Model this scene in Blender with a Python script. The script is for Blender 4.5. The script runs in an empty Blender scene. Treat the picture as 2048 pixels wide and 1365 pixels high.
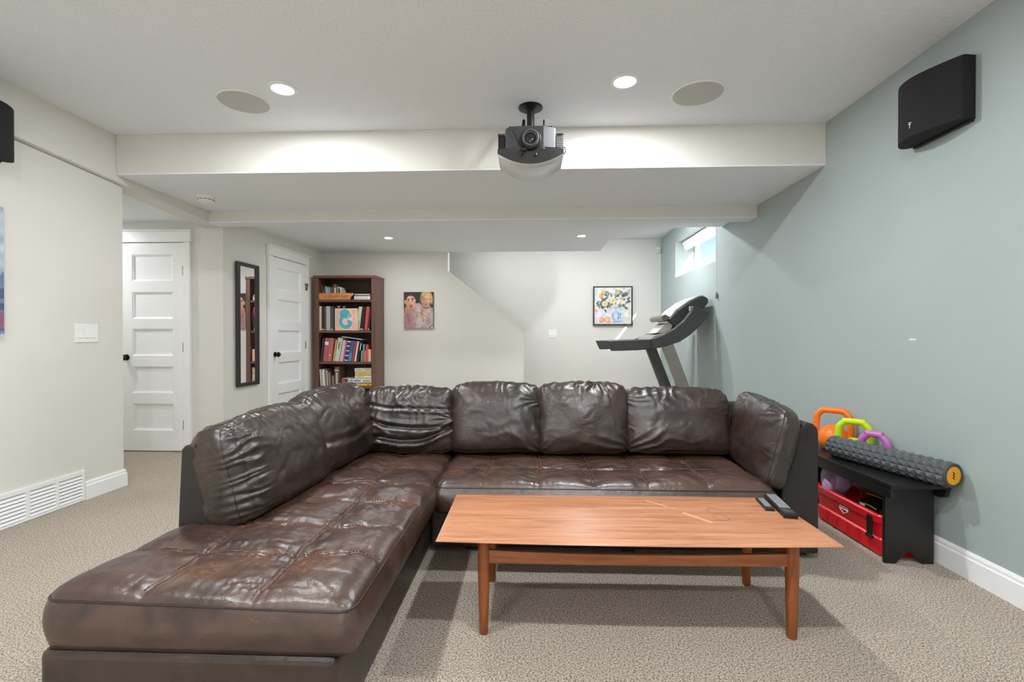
import bpy, bmesh, math, random
import numpy as np
from mathutils import Vector, Matrix

random.seed(7)
PI = math.pi
scn = bpy.context.scene
C = scn.collection

# ------------------------------------------------------------------ camera
cam_d = bpy.data.cameras.new('camera')
cam_d.sensor_fit = 'HORIZONTAL'
cam_d.sensor_width = 36.0
cam_d.lens = 955.82 / 2048 * 36.0
cam_d.clip_start = 0.05
cam_d.clip_end = 200
cam = bpy.data.objects.new('camera', cam_d)
C.objects.link(cam)
cam.location = (0, 0, 1.10)
cam.rotation_euler = (PI / 2 - 0.007, 0, 0.0387)
scn.camera = cam

# ------------------------------------------------------------------ world / sky
world = bpy.data.worlds.new('world')
scn.world = world
world.use_nodes = True
wn = world.node_tree
wn.nodes.clear()
w_out = wn.nodes.new('ShaderNodeOutputWorld')
w_bg = wn.nodes.new('ShaderNodeBackground')
w_sky = wn.nodes.new('ShaderNodeTexSky')
w_sky.sky_type = 'NISHITA'
w_sky.sun_disc = False
w_sky.sun_elevation = math.radians(31)
w_sky.sun_rotation = math.radians(152)
w_sky.altitude = 1000
w_sky.air_density = 1.0
w_sky.dust_density = 0.6
w_bg.inputs['Strength'].default_value = 0.19
wn.links.new(w_sky.outputs[0], w_bg.inputs['Color'])
wn.links.new(w_bg.outputs[0], w_out.inputs['Surface'])

# ------------------------------------------------------------------ sun
sun_d = bpy.data.lights.new('sun', 'SUN')
sun_d.energy = 22.0
sun_d.angle = math.radians(0.6)
sun_d.color = (1.0, 0.985, 0.96)
sun = bpy.data.objects.new('sun', sun_d)
C.objects.link(sun)
sun.location = (6, -6, 9)
sun.rotation_euler = Vector((-0.52, 1.0, -0.68)).to_track_quat('-Z', 'Y').to_euler()

# ------------------------------------------------------------------ exposure
vs = scn.view_settings
vs.view_transform = 'Standard'
vs.look = 'None'
vs.gamma = 1.0
vs.use_curve_mapping = False
vs.exposure = 0.10
scn.cycles.max_bounces = 14
scn.cycles.diffuse_bounces = 8
scn.cycles.glossy_bounces = 5
scn.cycles.transmission_bounces = 6
scn.cycles.sample_clamp_indirect = 6.0
scn.cycles.use_denoising = True
LAMP_W = 29.0          # watts of one recessed LED downlight


# ================================================================== helpers
def s2l(r, g, b):
    def f(c):
        c /= 255.0
        return c / 12.92 if c <= 0.04045 else ((c + 0.055) / 1.055) ** 2.4
    return (f(r), f(g), f(b))


def new_mat(name):
    m = bpy.data.materials.new(name)
    m.use_nodes = True
    nt = m.node_tree
    b = nt.nodes['Principled BSDF']
    return m, nt, b


def coords(nt, scale=(1, 1, 1), kind='Object', rot=(0, 0, 0)):
    tc = nt.nodes.new('ShaderNodeTexCoord')
    mp = nt.nodes.new('ShaderNodeMapping')
    mp.inputs['Scale'].default_value = scale
    mp.inputs['Rotation'].default_value = rot
    nt.links.new(tc.outputs[kind], mp.inputs['Vector'])
    return mp.outputs['Vector']


def noise(nt, vec, scale, detail=3, rough=0.55, dist=0.0):
    n = nt.nodes.new('ShaderNodeTexNoise')
    n.inputs['Scale'].default_value = scale
    n.inputs['Detail'].default_value = detail
    n.inputs['Roughness'].default_value = rough
    n.inputs['Distortion'].default_value = dist
    nt.links.new(vec, n.inputs['Vector'])
    return n.outputs['Fac']


def ramp(nt, fac, stops):
    r = nt.nodes.new('ShaderNodeValToRGB')
    els = r.color_ramp.elements
    while len(els) > 1:
        els.remove(els[-1])
    els[0].position = stops[0][0]
    els[0].color = (*stops[0][1], 1)
    for p, c in stops[1:]:
        e = els.new(p)
        e.color = (*c, 1)
    nt.links.new(fac, r.inputs['Fac'])
    return r.outputs['Color']


def bump(nt, b, h, strength, dist, prev=None):
    n = nt.nodes.new('ShaderNodeBump')
    n.inputs['Strength'].default_value = strength
    n.inputs['Distance'].default_value = dist
    nt.links.new(h, n.inputs['Height'])
    if prev is not None:
        nt.links.new(prev, n.inputs['Normal'])
    nt.links.new(n.outputs['Normal'], b.inputs['Normal'])
    return n.outputs['Normal']


def mixrgb(nt, fac, a, b):
    m = nt.nodes.new('ShaderNodeMix')
    m.data_type = 'RGBA'
    for i, v in ((6, a), (7, b)):
        if isinstance(v, tuple):
            m.inputs[i].default_value = (*v, 1)
        else:
            nt.links.new(v, m.inputs[i])
    if isinstance(fac, (int, float)):
        m.inputs[0].default_value = fac
    else:
        nt.links.new(fac, m.inputs[0])
    return m.outputs[2]


_pm = {}


def pmat(rgb, rough=0.5, metal=0.0, var=0.06, vs_=14.0, bmp=0.0, bs=200.0, spec=0.5, coat=0.0, name=None):
    """plain procedural paint / plastic / cloth: one colour with a faint noise in it"""
    key = (rgb, rough, metal, var, vs_, bmp, bs, spec, coat)
    if key in _pm:
        return _pm[key]
    m, nt, b = new_mat(name or 'plain_%d_%d_%d' % rgb)
    col = s2l(*rgb)
    v = coords(nt)
    f = noise(nt, v, vs_, 3)
    lo = tuple(max(0, c * (1 - var)) for c in col)
    hi = tuple(min(1, c * (1 + var)) for c in col)
    nt.links.new(ramp(nt, f, [(0.3, lo), (0.7, hi)]), b.inputs['Base Color'])
    b.inputs['Roughness'].default_value = rough
    b.inputs['Metallic'].default_value = metal
    b.inputs['Specular IOR Level'].default_value = spec
    b.inputs['Coat Weight'].default_value = coat
    if bmp > 0:
        bump(nt, b, noise(nt, v, bs, 2), bmp, 0.004)
    _pm[key] = m
    return m


def emat(rgb, strength, name):
    m, nt, b = new_mat(name)
    b.inputs['Base Color'].default_value = (*s2l(*rgb), 1)
    b.inputs['Emission Color'].default_value = (*s2l(*rgb), 1)
    b.inputs['Emission Strength'].default_value = strength
    return m


def mk_mesh(name, verts, faces, smooth=False):
    me = bpy.data.meshes.new(name)
    me.from_pydata([tuple(map(float, v)) for v in verts], [], [tuple(map(int, f)) for f in faces])
    if smooth:
        me.polygons.foreach_set('use_smooth', [True] * len(me.polygons))
    me.update()
    return me


def link(name, me, mat=None, parent=None, loc=None, rot=None, bevel=0, seg=2, autos=None):
    o = bpy.data.objects.new(name, me)
    C.objects.link(o)
    if mat is not None and me is not None and not me.materials:
        me.materials.append(mat)
    if parent is not None:
        o.parent = parent
    if loc is not None:
        o.location = loc
    if rot is not None:
        o.rotation_euler = rot
    if bevel:
        md = o.modifiers.new('bevel', 'BEVEL')
        md.width = bevel
        md.segments = seg
        md.limit_method = 'ANGLE'
        md.angle_limit = math.radians(40)
        md.harden_normals = False
    return o


class MB:
    """collects simple shapes into one mesh"""

    def __init__(self):
        self.v = []
        self.f = []

    def add(self, v, f):
        n = len(self.v)
        self.v += [tuple(p) for p in v]
        self.f += [tuple(i + n for i in q) for q in f]
        return self

    def box(self, x0, x1, y0, y1, z0, z1):
        v = [(x0, y0, z0), (x1, y0, z0), (x1, y1, z0), (x0, y1, z0),
             (x0, y0, z1), (x1, y0, z1), (x1, y1, z1), (x0, y1, z1)]
        f = [(0, 3, 2, 1), (4, 5, 6, 7), (0, 1, 5, 4), (1, 2, 6, 5), (2, 3, 7, 6), (3, 0, 4, 7)]
        return self.add(v, f)

    def prism(self, poly, h0, h1, axis='z'):
        """poly in the plane across the axis; x:(y,z) y:(x,z) z:(x,y)"""
        n = len(poly)
        area = sum(poly[i][0] * poly[(i + 1) % n][1] - poly[(i + 1) % n][0] * poly[i][1] for i in range(n))
        p = list(poly) if area > 0 else list(poly)[::-1]

        def mkp(a, b, h):
            return {'z': (a, b, h), 'x': (h, a, b), 'y': (a, h, b)}[axis]
        v = [mkp(a, b, h0) for a, b in p] + [mkp(a, b, h1) for a, b in p]
        f = [tuple(range(n))[::-1], tuple(range(n, 2 * n))]
        f += [(i, (i + 1) % n, n + (i + 1) % n, n + i) for i in range(n)]
        if axis == 'y':
            f = [q[::-1] for q in f]
        return self.add(v, f)

    def cyl(self, c, r, h, axis='z', n=24, r2=None):
        r2 = r if r2 is None else r2
        v = []
        for k, (rr, hh) in enumerate(((r, 0), (r2, h))):
            for i in range(n):
                a = 2 * PI * i / n
                x, y = rr * math.cos(a), rr * math.sin(a)
                v.append({'z': (c[0] + x, c[1] + y, c[2] + hh), 'x': (c[0] + hh, c[1] + x, c[2] + y),
                          'y': (c[0] + y, c[1] + hh, c[2] + x)}[axis])
        f = [tuple(range(n))[::-1], tuple(range(n, 2 * n))]
        f += [(i, (i + 1) % n, n + (i + 1) % n, n + i) for i in range(n)]
        return self.add(v, f)

    def lathe(self, prof, c=(0, 0, 0), axis='z', n=28):
        """prof: list of (r, h)"""
        v = []
        for r, h in prof:
            for i in range(n):
                a = 2 * PI * i / n
                x, y = r * math.cos(a), r * math.sin(a)
                v.append({'z': (c[0] + x, c[1] + y, c[2] + h), 'x': (c[0] + h, c[1] + x, c[2] + y),
                          'y': (c[0] + y, c[1] + h, c[2] + x)}[axis])
        f = []
        m = len(prof)
        for k in range(m - 1):
            for i in range(n):
                j = (i + 1) % n
                f.append((k * n + i, k * n + j, (k + 1) * n + j, (k + 1) * n + i))
        f.append(tuple(range(n))[::-1])
        f.append(tuple(range((m - 1) * n, m * n)))
        return self.add(v, f)

    def tube(self, path, r, n=8, closed=False):
        path = [Vector(p) for p in path]
        m = len(path)
        v = []
        prev = None
        for i, p in enumerate(path):
            if closed:
                t = path[(i + 1) % m] - path[i - 1]
            else:
                t = path[min(i + 1, m - 1)] - path[max(i - 1, 0)]
            t.normalize()
            if prev is None:
                up = Vector((0, 0, 1)) if abs(t.z) < 0.9 else Vector((1, 0, 0))
                a = t.cross(up).normalized()
            else:
                a = (prev - t * prev.dot(t)).normalized()
            prev = a
            b = t.cross(a)
            rr = r[i] if isinstance(r, (list, tuple)) else r
            for k in range(n):
                an = 2 * PI * k / n
                v.append(p + a * (rr * math.cos(an)) + b * (rr * math.sin(an)))
        f = []
        for i in range(m if closed else m - 1):
            for k in range(n):
                l = (k + 1) % n
                i2 = (i + 1) % m
                f.append((i * n + k, i * n + l, i2 * n + l, i2 * n + k))
        if not closed:
            f.append(tuple(range(n))[::-1])
            f.append(tuple(range((m - 1) * n, m * n)))
        return self.add(v, f)

    def build(self, name, mat, parent=None, smooth=False, bevel=0, seg=2, loc=None, rot=None):
        me = mk_mesh(name, self.v, self.f)
        if smooth:
            bm = bmesh.new()
            bm.from_mesh(me)
            bmesh.ops.recalc_face_normals(bm, faces=bm.faces)
            for e in bm.edges:
                e.smooth = True
                if len(e.link_faces) == 2 and e.calc_face_angle(0) > math.radians(38):
                    e.smooth = False
            for fc in bm.faces:
                fc.smooth = True
            bm.to_mesh(me)
            bm.free()
        return link(name, me, mat, parent, loc, rot, bevel, seg)


def tag(o, label=None, cat=None, group=None, kind=None):
    if label:
        o['label'] = label
    if cat:
        o['category'] = cat
    if group:
        o['group'] = group
    if kind:
        o['kind'] = kind
    return o


def thing(name, label, cat, loc=(0, 0, 0), rotz=0, group=None, kind=None):
    o = bpy.data.objects.new(name, None)
    o.empty_display_size = 0.05
    C.objects.link(o)
    o.location = loc
    o.rotation_euler = (0, 0, rotz)
    return tag(o, label, cat, group, kind)


def copy_tree(o, parent=None):
    c = o.copy()
    C.objects.link(c)
    c.parent = parent
    for ch in [x for x in bpy.data.objects if x.parent == o]:
        copy_tree(ch, c)
    return c


# ---- numpy value noise
_rng = np.random.RandomState(3)
_PERM = _rng.permutation(512)
_VAL = _rng.rand(512)


def vnoise(x, y, z=0.0):
    x, y, z = np.broadcast_arrays(np.asarray(x, float), np.asarray(y, float), np.asarray(z, float))
    xi, yi, zi = np.floor(x).astype(int), np.floor(y).astype(int), np.floor(z).astype(int)
    xf, yf, zf = x - xi, y - yi, z - zi
    sx, sy, sz = (t * t * (3 - 2 * t) for t in (xf, yf, zf))

    def h(a, b, c):
        return _VAL[_PERM[(_PERM[(_PERM[a & 511] + b) & 511] + c) & 511]]
    r = 0
    for dz, wz in ((0, 1 - sz), (1, sz)):
        for dy, wy in ((0, 1 - sy), (1, sy)):
            for dx, wx in ((0, 1 - sx), (1, sx)):
                r = r + h(xi + dx, yi + dy, zi + dz) * wx * wy * wz
    return r


def text_mesh(body, size, extrude=0.0004):
    cu = bpy.data.curves.new('txt', 'FONT')
    cu.body = body
    cu.size = size
    cu.extrude = extrude
    cu.resolution_u = 3
    cu.align_x = 'CENTER'
    cu.align_y = 'CENTER'
    ob = bpy.data.objects.new('txt', cu)
    C.objects.link(ob)
    dg = bpy.context.evaluated_depsgraph_get()
    me = bpy.data.meshes.new_from_object(ob.evaluated_get(dg))
    bpy.data.objects.remove(ob)
    bpy.data.curves.remove(cu)
    return me


def paint_mesh(name, w, h, nx, ny, fn, parent, rot, loc, rough=0.6, mat=None):
    """a flat print: a grid whose vertices carry the colours of the printed picture.
    fn(u, v) -> rgb (0-255), u right, v up, both 0..1.  Lies in local x (right) / z (up), facing -y"""
    u, v = np.meshgrid(np.linspace(0, 1, nx), np.linspace(0, 1, ny))
    rgb = fn(u, v)
    verts = np.stack([(u - .5) * w, np.zeros_like(u), (v - .5) * h], -1).reshape(-1, 3)
    idx = np.arange(nx * ny).reshape(ny, nx)
    faces = np.stack([idx[:-1, :-1], idx[:-1, 1:], idx[1:, 1:], idx[1:, :-1]], -1).reshape(-1, 4)
    me = mk_mesh(name, verts, faces)
    c = np.clip(rgb.reshape(-1, 3) / 255.0, 0, 1)
    c = np.where(c <= 0.04045, c / 12.92, ((c + 0.055) / 1.055) ** 2.4)
    at = me.color_attributes.new('print', 'FLOAT_COLOR', 'POINT')
    at.data.foreach_set('color', np.concatenate([c, np.ones((len(c), 1))], 1).astype(np.float32).ravel())
    return link(name, me, mat or print_mat(rough), parent, loc, rot)


_prm = {}


def print_mat(rough):
    if rough in _prm:
        return _prm[rough]
    m, nt, b = new_mat('printed_picture')
    a = nt.nodes.new('ShaderNodeAttribute')
    a.attribute_name = 'print'
    nt.links.new(a.outputs['Color'], b.inputs['Base Color'])
    b.inputs['Roughness'].default_value = rough
    bump(nt, b, noise(nt, coords(nt), 900, 2), 0.15, 0.001)
    _prm[rough] = m
    return m


# ================================================================== materials
def wall_mat(name, rgb, rough=0.62):
    m, nt, b = new_mat(name)
    v = coords(nt)
    c = s2l(*rgb)
    f = noise(nt, v, 1.7, 3)
    nt.links.new(ramp(nt, f, [(0.35, tuple(x * 0.985 for x in c)), (0.65, tuple(min(1, x * 1.015) for x in c))]), b.inputs['Base Color'])
    b.inputs['Roughness'].default_value = rough
    b.inputs['Specular IOR Level'].default_value = 0.35
    bump(nt, b, noise(nt, v, 140, 4), 0.10, 0.003)
    return m


M_WALL = wall_mat('warm_white_wall_paint', (221, 219, 213))
M_BLUE = wall_mat('grey_blue_wall_paint', (164, 176, 175), 0.5)
M_TRIM = pmat((240, 241, 241), 0.35, var=0.01, name='white_trim_paint')
M_PLATE = pmat((240, 240, 238), 0.35, var=0.01, vs_=9, name='white_plastic')


def ceil_mat():
    m, nt, b = new_mat('textured_ceiling')
    v = coords(nt)
    b.inputs['Base Color'].default_value = (*s2l(236, 240, 246), 1)
    b.inputs['Roughness'].default_value = 0.8
    b.inputs['Specular IOR Level'].default_value = 0.25
    n = noise(nt, v, 75, 3, 0.6, 0.4)
    mr = nt.nodes.new('ShaderNodeMapRange')
    mr.inputs['From Min'].default_value = 0.38
    mr.inputs['From Max'].default_value = 0.62
    nt.links.new(n, mr.inputs['Value'])
    bump(nt, b, mr.outputs[0], 0.5, 0.004)
    return m


M_CEIL = ceil_mat()


def carpet_mat():
    m, nt, b = new_mat('beige_cut_pile_carpet')
    v = coords(nt)
    f1 = noise(nt, v, 150, 2, 0.7)
    f2 = noise(nt, v, 330, 2, 0.6)
    f3 = noise(nt, v, 2.2, 3)
    mx = nt.nodes.new('ShaderNodeMath')
    mx.operation = 'ADD'
    nt.links.new(f1, mx.inputs[0])
    nt.links.new(f2, mx.inputs[1])
    hf = nt.nodes.new('ShaderNodeMath')
    hf.operation = 'MULTIPLY'
    hf.inputs[1].default_value = 0.5
    nt.links.new(mx.outputs[0], hf.inputs[0])
    c = ramp(nt, hf.outputs[0], [(0.40, s2l(84, 68, 54)), (0.455, s2l(160, 142, 122)), (0.50, s2l(216, 200, 180)), (0.56, s2l(246, 234, 216))])
    big = ramp(nt, f3, [(0.35, (0.95, 0.95, 0.95)), (0.65, (1.0, 1.0, 1.0))])
    mm = nt.nodes.new('ShaderNodeMix')
    mm.data_type = 'RGBA'
    mm.blend_type = 'MULTIPLY'
    mm.inputs[0].default_value = 1.0
    nt.links.new(c, mm.inputs[6])
    nt.links.new(big, mm.inputs[7])
    nt.links.new(mm.outputs[2], b.inputs['Base Color'])
    b.inputs['Roughness'].default_value = 1.0
    b.inputs['Specular IOR Level'].default_value = 0.1
    b.inputs['Sheen Weight'].default_value = 0.15
    bump(nt, b, hf.outputs[0], 1.0, 0.02)
    return m


M_CARPET = carpet_mat()


def leather_mat(name, dark, mid, worn, wear=0.60, rough=0.34, scuffs=()):
    m, nt, b = new_mat(name)
    v = coords(nt)
    f = noise(nt, v, 5.0, 5, 0.6, 0.6)
    c = ramp(nt, f, [(0.30, s2l(*dark)), (0.55, s2l(*mid)), (0.78, tuple(1.12 * x for x in s2l(*mid)))])
    sc = noise(nt, coords(nt, (3.0, 3.0, 3.0)), 6.0, 6, 0.72, 1.2)
    wf = ramp(nt, sc, [(wear, (0, 0, 0)), (wear + 0.10, (0.75, 0.75, 0.75))])
    c2 = mixrgb(nt, wf, c, s2l(*worn))
    for (sx, sy, sz), rad in scuffs:
        # a worn patch of its own: fine scratches inside a soft-edged spot
        vm = nt.nodes.new('ShaderNodeVectorMath')
        vm.operation = 'DISTANCE'
        vm.inputs[1].default_value = (sx, sy, sz)
        nt.links.new(coords(nt), vm.inputs[0])
        mr_ = nt.nodes.new('ShaderNodeMapRange')
        mr_.inputs['From Min'].default_value = rad
        mr_.inputs['From Max'].default_value = rad * .25
        nt.links.new(vm.outputs['Value'], mr_.inputs['Value'])
        fine_ = noise(nt, coords(nt, (26, 90, 60), rot=(0, 0, .5)), 3.0, 5, .75, 1.2)
        rm_ = nt.nodes.new('ShaderNodeMapRange')
        rm_.inputs['From Min'].default_value = .53
        rm_.inputs['From Max'].default_value = .60
        nt.links.new(fine_, rm_.inputs['Value'])
        mu = nt.nodes.new('ShaderNodeMath')
        mu.operation = 'MULTIPLY'
        nt.links.new(mr_.outputs[0], mu.inputs[0])
        nt.links.new(rm_.outputs[0], mu.inputs[1])
        c2 = mixrgb(nt, mu.outputs[0], c2, s2l(168, 112, 76))
    nt.links.new(c2, b.inputs['Base Color'])
    r = noise(nt, v, 11, 4)
    rr = nt.nodes.new('ShaderNodeMapRange')
    rr.inputs['To Min'].default_value = rough - 0.05
    rr.inputs['To Max'].default_value = rough + 0.12
    nt.links.new(r, rr.inputs['Value'])
    nt.links.new(rr.outputs[0], b.inputs['Roughness'])
    b.inputs['Specular IOR Level'].default_value = 0.75
    g = nt.nodes.new('ShaderNodeTexVoronoi')
    g.inputs['Scale'].default_value = 330
    nt.links.new(v, g.inputs['Vector'])
    p = bump(nt, b, g.outputs['Distance'], 0.08, 0.002)
    w = noise(nt, coords(nt, (1.0, 1.0, 1.0)), 26, 5, 0.62, 1.6)
    bump(nt, b, w, 0.22, 0.008, p)
    return m


M_LEATHER = leather_mat('dark_brown_leather', (27, 20, 17), (54, 40, 34), (84, 60, 48), 0.66, 0.31)
M_SEAT = leather_mat('worn_brown_seat_leather', (40, 28, 23), (76, 55, 46), (128, 82, 54), 0.63, 0.30, scuffs=(((-.66, -.86, .40), .11), ((-.97, -.93, .40), .10), ((-.86, -.83, .40), .08), ((-.55, -.30, .40), .12), ((-.40, .20, .40), .09)))
M_BACK = pmat((40, 35, 33), 0.55, var=0.18, vs_=40, bmp=0.25, bs=260, name='charcoal_leather_side')
M_THREAD = pmat((118, 82, 60), 0.7, var=0.1, name='tan_thread')
M_PIPE = pmat((52, 38, 32), 0.4, var=0.1, name='leather_piping')


def wood_mat(name, a, b_, c_, scale=(1.2, 16, 16), rough=0.38, rot=(0, 0, 0)):
    m, nt, b = new_mat(name)
    v = coords(nt, scale, rot=rot)
    f = noise(nt, v, 2.2, 6, 0.62, 0.9)
    f2 = noise(nt, coords(nt, tuple(s * 4 for s in scale), rot=rot), 3.0, 3, 0.6)
    col = ramp(nt, f, [(0.28, s2l(*a)), (0.5, s2l(*b_)), (0.72, s2l(*c_))])
    fine = ramp(nt, f2, [(0.3, (0.86, 0.84, 0.82)), (0.6, (1, 1, 1))])
    mm = nt.nodes.new('ShaderNodeMix')
    mm.data_type = 'RGBA'
    mm.blend_type = 'MULTIPLY'
    mm.inputs[0].default_value = 1.0
    nt.links.new(col, mm.inputs[6])
    nt.links.new(fine, mm.inputs[7])
    nt.links.new(mm.outputs[2], b.inputs['Base Color'])
    r = noise(nt, coords(nt), 3.0, 3)
    rr = nt.nodes.new('ShaderNodeMapRange')
    rr.inputs['To Min'].default_value = rough - 0.08
    rr.inputs['To Max'].default_value = rough + 0.10
    nt.links.new(r, rr.inputs['Value'])
    nt.links.new(rr.outputs[0], b.inputs['Roughness'])
    b.inputs['Specular IOR Level'].default_value = 0.5
    bump(nt, b, f2, 0.08, 0.002)
    return m


M_TEAK = wood_mat('teak_table_wood', (150, 96, 64), (182, 124, 88), (198, 144, 108), rough=0.36)
M_TEAK_LEG = wood_mat('teak_leg_wood', (120, 62, 30), (148, 82, 42), (168, 98, 54), (16, 16, 1.2), 0.4)
M_TEAK_RAIL = wood_mat('teak_rail_wood', (120, 66, 34), (150, 88, 50), (170, 104, 62), (1.2, 16, 16), 0.4)
M_SHELF = wood_mat('dark_cherry_shelf_wood', (84, 56, 46), (108, 74, 62), (124, 88, 74), (14, 14, 1.0), 0.45)
M_SHELF_H = wood_mat('dark_cherry_board_wood', (84, 56, 46), (110, 76, 64), (126, 90, 76), (1.0, 14, 14), 0.45)
M_PINE = wood_mat('orange_pine_board', (190, 120, 62), (216, 146, 84), (232, 172, 110), (2.0, 18, 18), 0.55)
M_BLACKW = pmat((20, 20, 20), 0.42, var=0.25, vs_=60, bmp=0.12, bs=160, name='black_painted_wood')
M_BLK = pmat((22, 22, 23), 0.45, var=0.1, name='black_plastic')
M_DARK = pmat((14, 14, 14), 0.8, var=0.1, name='dark_void')
M_METAL = pmat((150, 150, 150), 0.35, metal=0.9, var=0.04, name='brushed_metal')

# ================================================================== THE ROOM
XR, XL = 2.0, -3.02
ZC = 2.557
YB = -2.3


def struct(o, label, cat):
    return tag(o, label, cat, None, 'structure')


struct(MB().box(-5.4, 2.35, YB - .15, 7.6, -0.12, 0.0).build('floor', M_CARPET), 'speckled beige cut-pile carpet over the whole floor', 'floor')
struct(MB().box(-3.16, 2.3, YB - .15, 3.33, ZC, ZC + .12).build('ceiling', M_CEIL), 'white textured main ceiling above the sofa', 'ceiling')

# soffit, beam, dropped ceiling and the raised ceiling by the stairs.  The faces
# (wall coloured) and undersides (ceiling texture) are children of one piece each.


def soffit(name, label, x0, x1, y0, y1, z0, z1):
    r = thing(name, label, 'ceiling', ((x0 + x1) / 2, y0, z0), kind='structure')
    ox, oy, oz = r.location
    MB().box(x0 - ox, x1 - ox, 0.0, y1 - oy, 0.012, z1 - oz).build('soffit_box', M_WALL, r)
    MB().box(x0 - ox, x1 - ox, 0.0015, y1 - oy, 0.0, 0.0118).build('soffit_underside', M_CEIL, r)
    return r


soffit('ceiling', 'wide pale soffit step behind the projector', -2.976, XR, 3.332, 4.31, 2.271, 2.70)
soffit('ceiling', 'lower narrow beam crossing the room past the soffit', -2.976, XR, 4.311, 4.475, 2.162, 2.70)
drop = [(-3.1, 4.476), (1.999, 4.476), (1.999, 5.09), (1.53, 5.13), (.938, 5.61), (.93, 6.45), (-3.1, 6.45)]
struct(MB().prism(drop, 2.262, 2.62).build('ceiling', M_CEIL), 'dropped textured ceiling with two small downlights and a clipped corner', 'ceiling')
struct(MB().box(-3.1, 2.3, 4.476, 7.6, 2.622, 2.72).build('ceiling', M_CEIL), 'raised white ceiling above the window and stair opening', 'ceiling')
struct(MB().box(-5.4, -3.151, 3.30, 4.60, 2.213, 2.33).build('ceiling', M_CEIL), 'low textured hall ceiling in front of the white door', 'ceiling')

# left bulkhead: its bottom edge falls a little towards the beam
bk = [(YB, 2.28), (2.44, 2.28), (4.31, 2.169), (4.475, 2.162), (4.475, 2.70), (YB, 2.70)]
struct(MB().prism(bk, -3.15, -2.978, 'x').build('trim_1', M_WALL), 'sloping bulkhead along the top of the left wall and hall opening', 'bulkhead')

# left wall, hall walls
struct(MB().box(-3.14, XL, YB, 3.43, 0, 2.16).box(-3.14, XL, YB, 2.44, 2.16, 2.278).prism([(2.44, 2.16), (3.43, 2.16), (3.43, 2.217), (2.44, 2.278)], -3.14, XL, 'x')
       .build('wall_left', M_WALL), 'warm white left wall with the return air grille', 'wall')
struct(MB().box(-5.4, -3.141, 3.31, 3.43, 0, 2.33).build('wall_hall', M_WALL), 'hidden side wall of the hall', 'wall')
struct(MB().box(-5.4, -5.28, 3.43, 4.48, 0, 2.33).build('wall_hall_end', M_WALL), 'hidden end wall of the hall', 'wall')
struct(MB().box(-5.4, -2.951, 4.48, 4.60, 0, 2.33).build('wall_hall_door', M_WALL), 'narrow hall wall around the five-panel door on the left', 'wall')
# side wall with mirror and second door (slightly out of square)
SA = Vector((-2.95, 4.48, 0))
SB = Vector((-2.82, 6.43, 0))
s_dir = (SB - SA).normalized()
s_ang = math.atan2(s_dir.y, s_dir.x)
s_len = (SB - SA).length
s_wall = MB().box(0, s_len + .2, 0.0, 0.12, 0, 2.262).build('wall_side', M_WALL)
s_wall.location = SA
s_wall.rotation_euler = (0, 0, s_ang)
struct(s_wall, 'off-white wall holding the long mirror and the second door', 'wall')
# near wall with the stair slope
nw = [(-2.96, 0), (-.101, 0), (-.101, 1.173), (-1.125, 2.003), (-1.125, 2.262), (-2.96, 2.262)]
struct(MB().prism(nw, 6.45, 6.56, 'y').build('wall_stair', M_WALL), 'off-white wall cut off along the stair slope, portrait on it', 'wall')
# thin painted cap along the sloped edge
cap = MB()
cap.prism([(-.101, 1.173), (-.097, 1.180), (-1.120, 2.010), (-1.125, 2.003)], 6.444, 6.566, 'y')
cap.prism([(-1.125, 2.003), (-1.117, 2.003), (-1.117, 2.261), (-1.125, 2.261)], 6.444, 6.566, 'y')
cap.prism([(-.101, 0), (-.096, 0), (-.096, 1.176), (-.101, 1.173)], 6.444, 6.566, 'y')
struct(cap.build('trim_2', M_TRIM), 'thin white edge along the sloped stair wall cut', 'trim')
struct(MB().box(-2.96, 2.3, 7.42, 7.55, 0, 2.62).build('wall_back', M_WALL), 'warm white far wall with the flower painting', 'wall')
struct(MB().box(-3.1, -2.961, 6.45, 7.55, 0, 2.62).build('wall_stair_end', M_WALL), 'hidden end wall of the stair space', 'wall')
px0, px1, pz1 = -.95, .55, 2.12
struct(MB().box(-3.16, px0, YB - .13, YB, 0, 2.7).box(px1, 2.3, YB - .13, YB, 0, 2.7).box(px0, px1, YB - .13, YB, pz1, 2.7).build('wall_front', M_WALL), 'wall behind the viewer with an opening for the added patio door', 'wall')  # opening made for the added, unseen patio door
# right wall with window opening
wy0, wy1, wz0, wz1 = 5.26, 6.69, 1.93, 2.424
rw = MB().box(XR, 2.30, YB, 7.419, 0, wz0).box(XR, 2.30, YB, wy0, wz0, 2.7).box(XR, 2.30, wy1, 7.419, wz0, 2.7).box(XR, 2.30, wy0, wy1, wz1, 2.7)
rwo = rw.build('wall_right', M_BLUE)
struct(rwo, 'grey-blue accent wall along the right side', 'wall')
MB().box(1.9985, 1.9995, 2.56, 2.605, 1.087, 1.094).build('scuff_mark', M_TRIM, rwo)


# baseboards
def baseboard(name, p0, p1, label, h=.125, ret=None):
    """runs from p0 to p1 with the wall on its left-hand side"""
    d = Vector((p1[0] - p0[0], p1[1] - p0[1], 0))
    L = d.length
    prof = [(0, 0), (-.016, 0), (-.016, .094), (-.011, .100), (-.011, .112), (-.005, .125), (0, .125)]
    prof = [(y, z * h / .125) for y, z in prof]
    b = MB().prism(prof, 0, L, 'x')
    if ret:
        b.box(L, L + .016, -.016, ret, 0, .094).box(L, L + .011, -.011, ret, .094, .118)
    o = b.build(name, M_TRIM)
    o.location = (p0[0], p0[1], 0)
    o.rotation_euler = (0, 0, math.atan2(d.y, d.x))
    return struct(o, label, 'baseboard')


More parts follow.
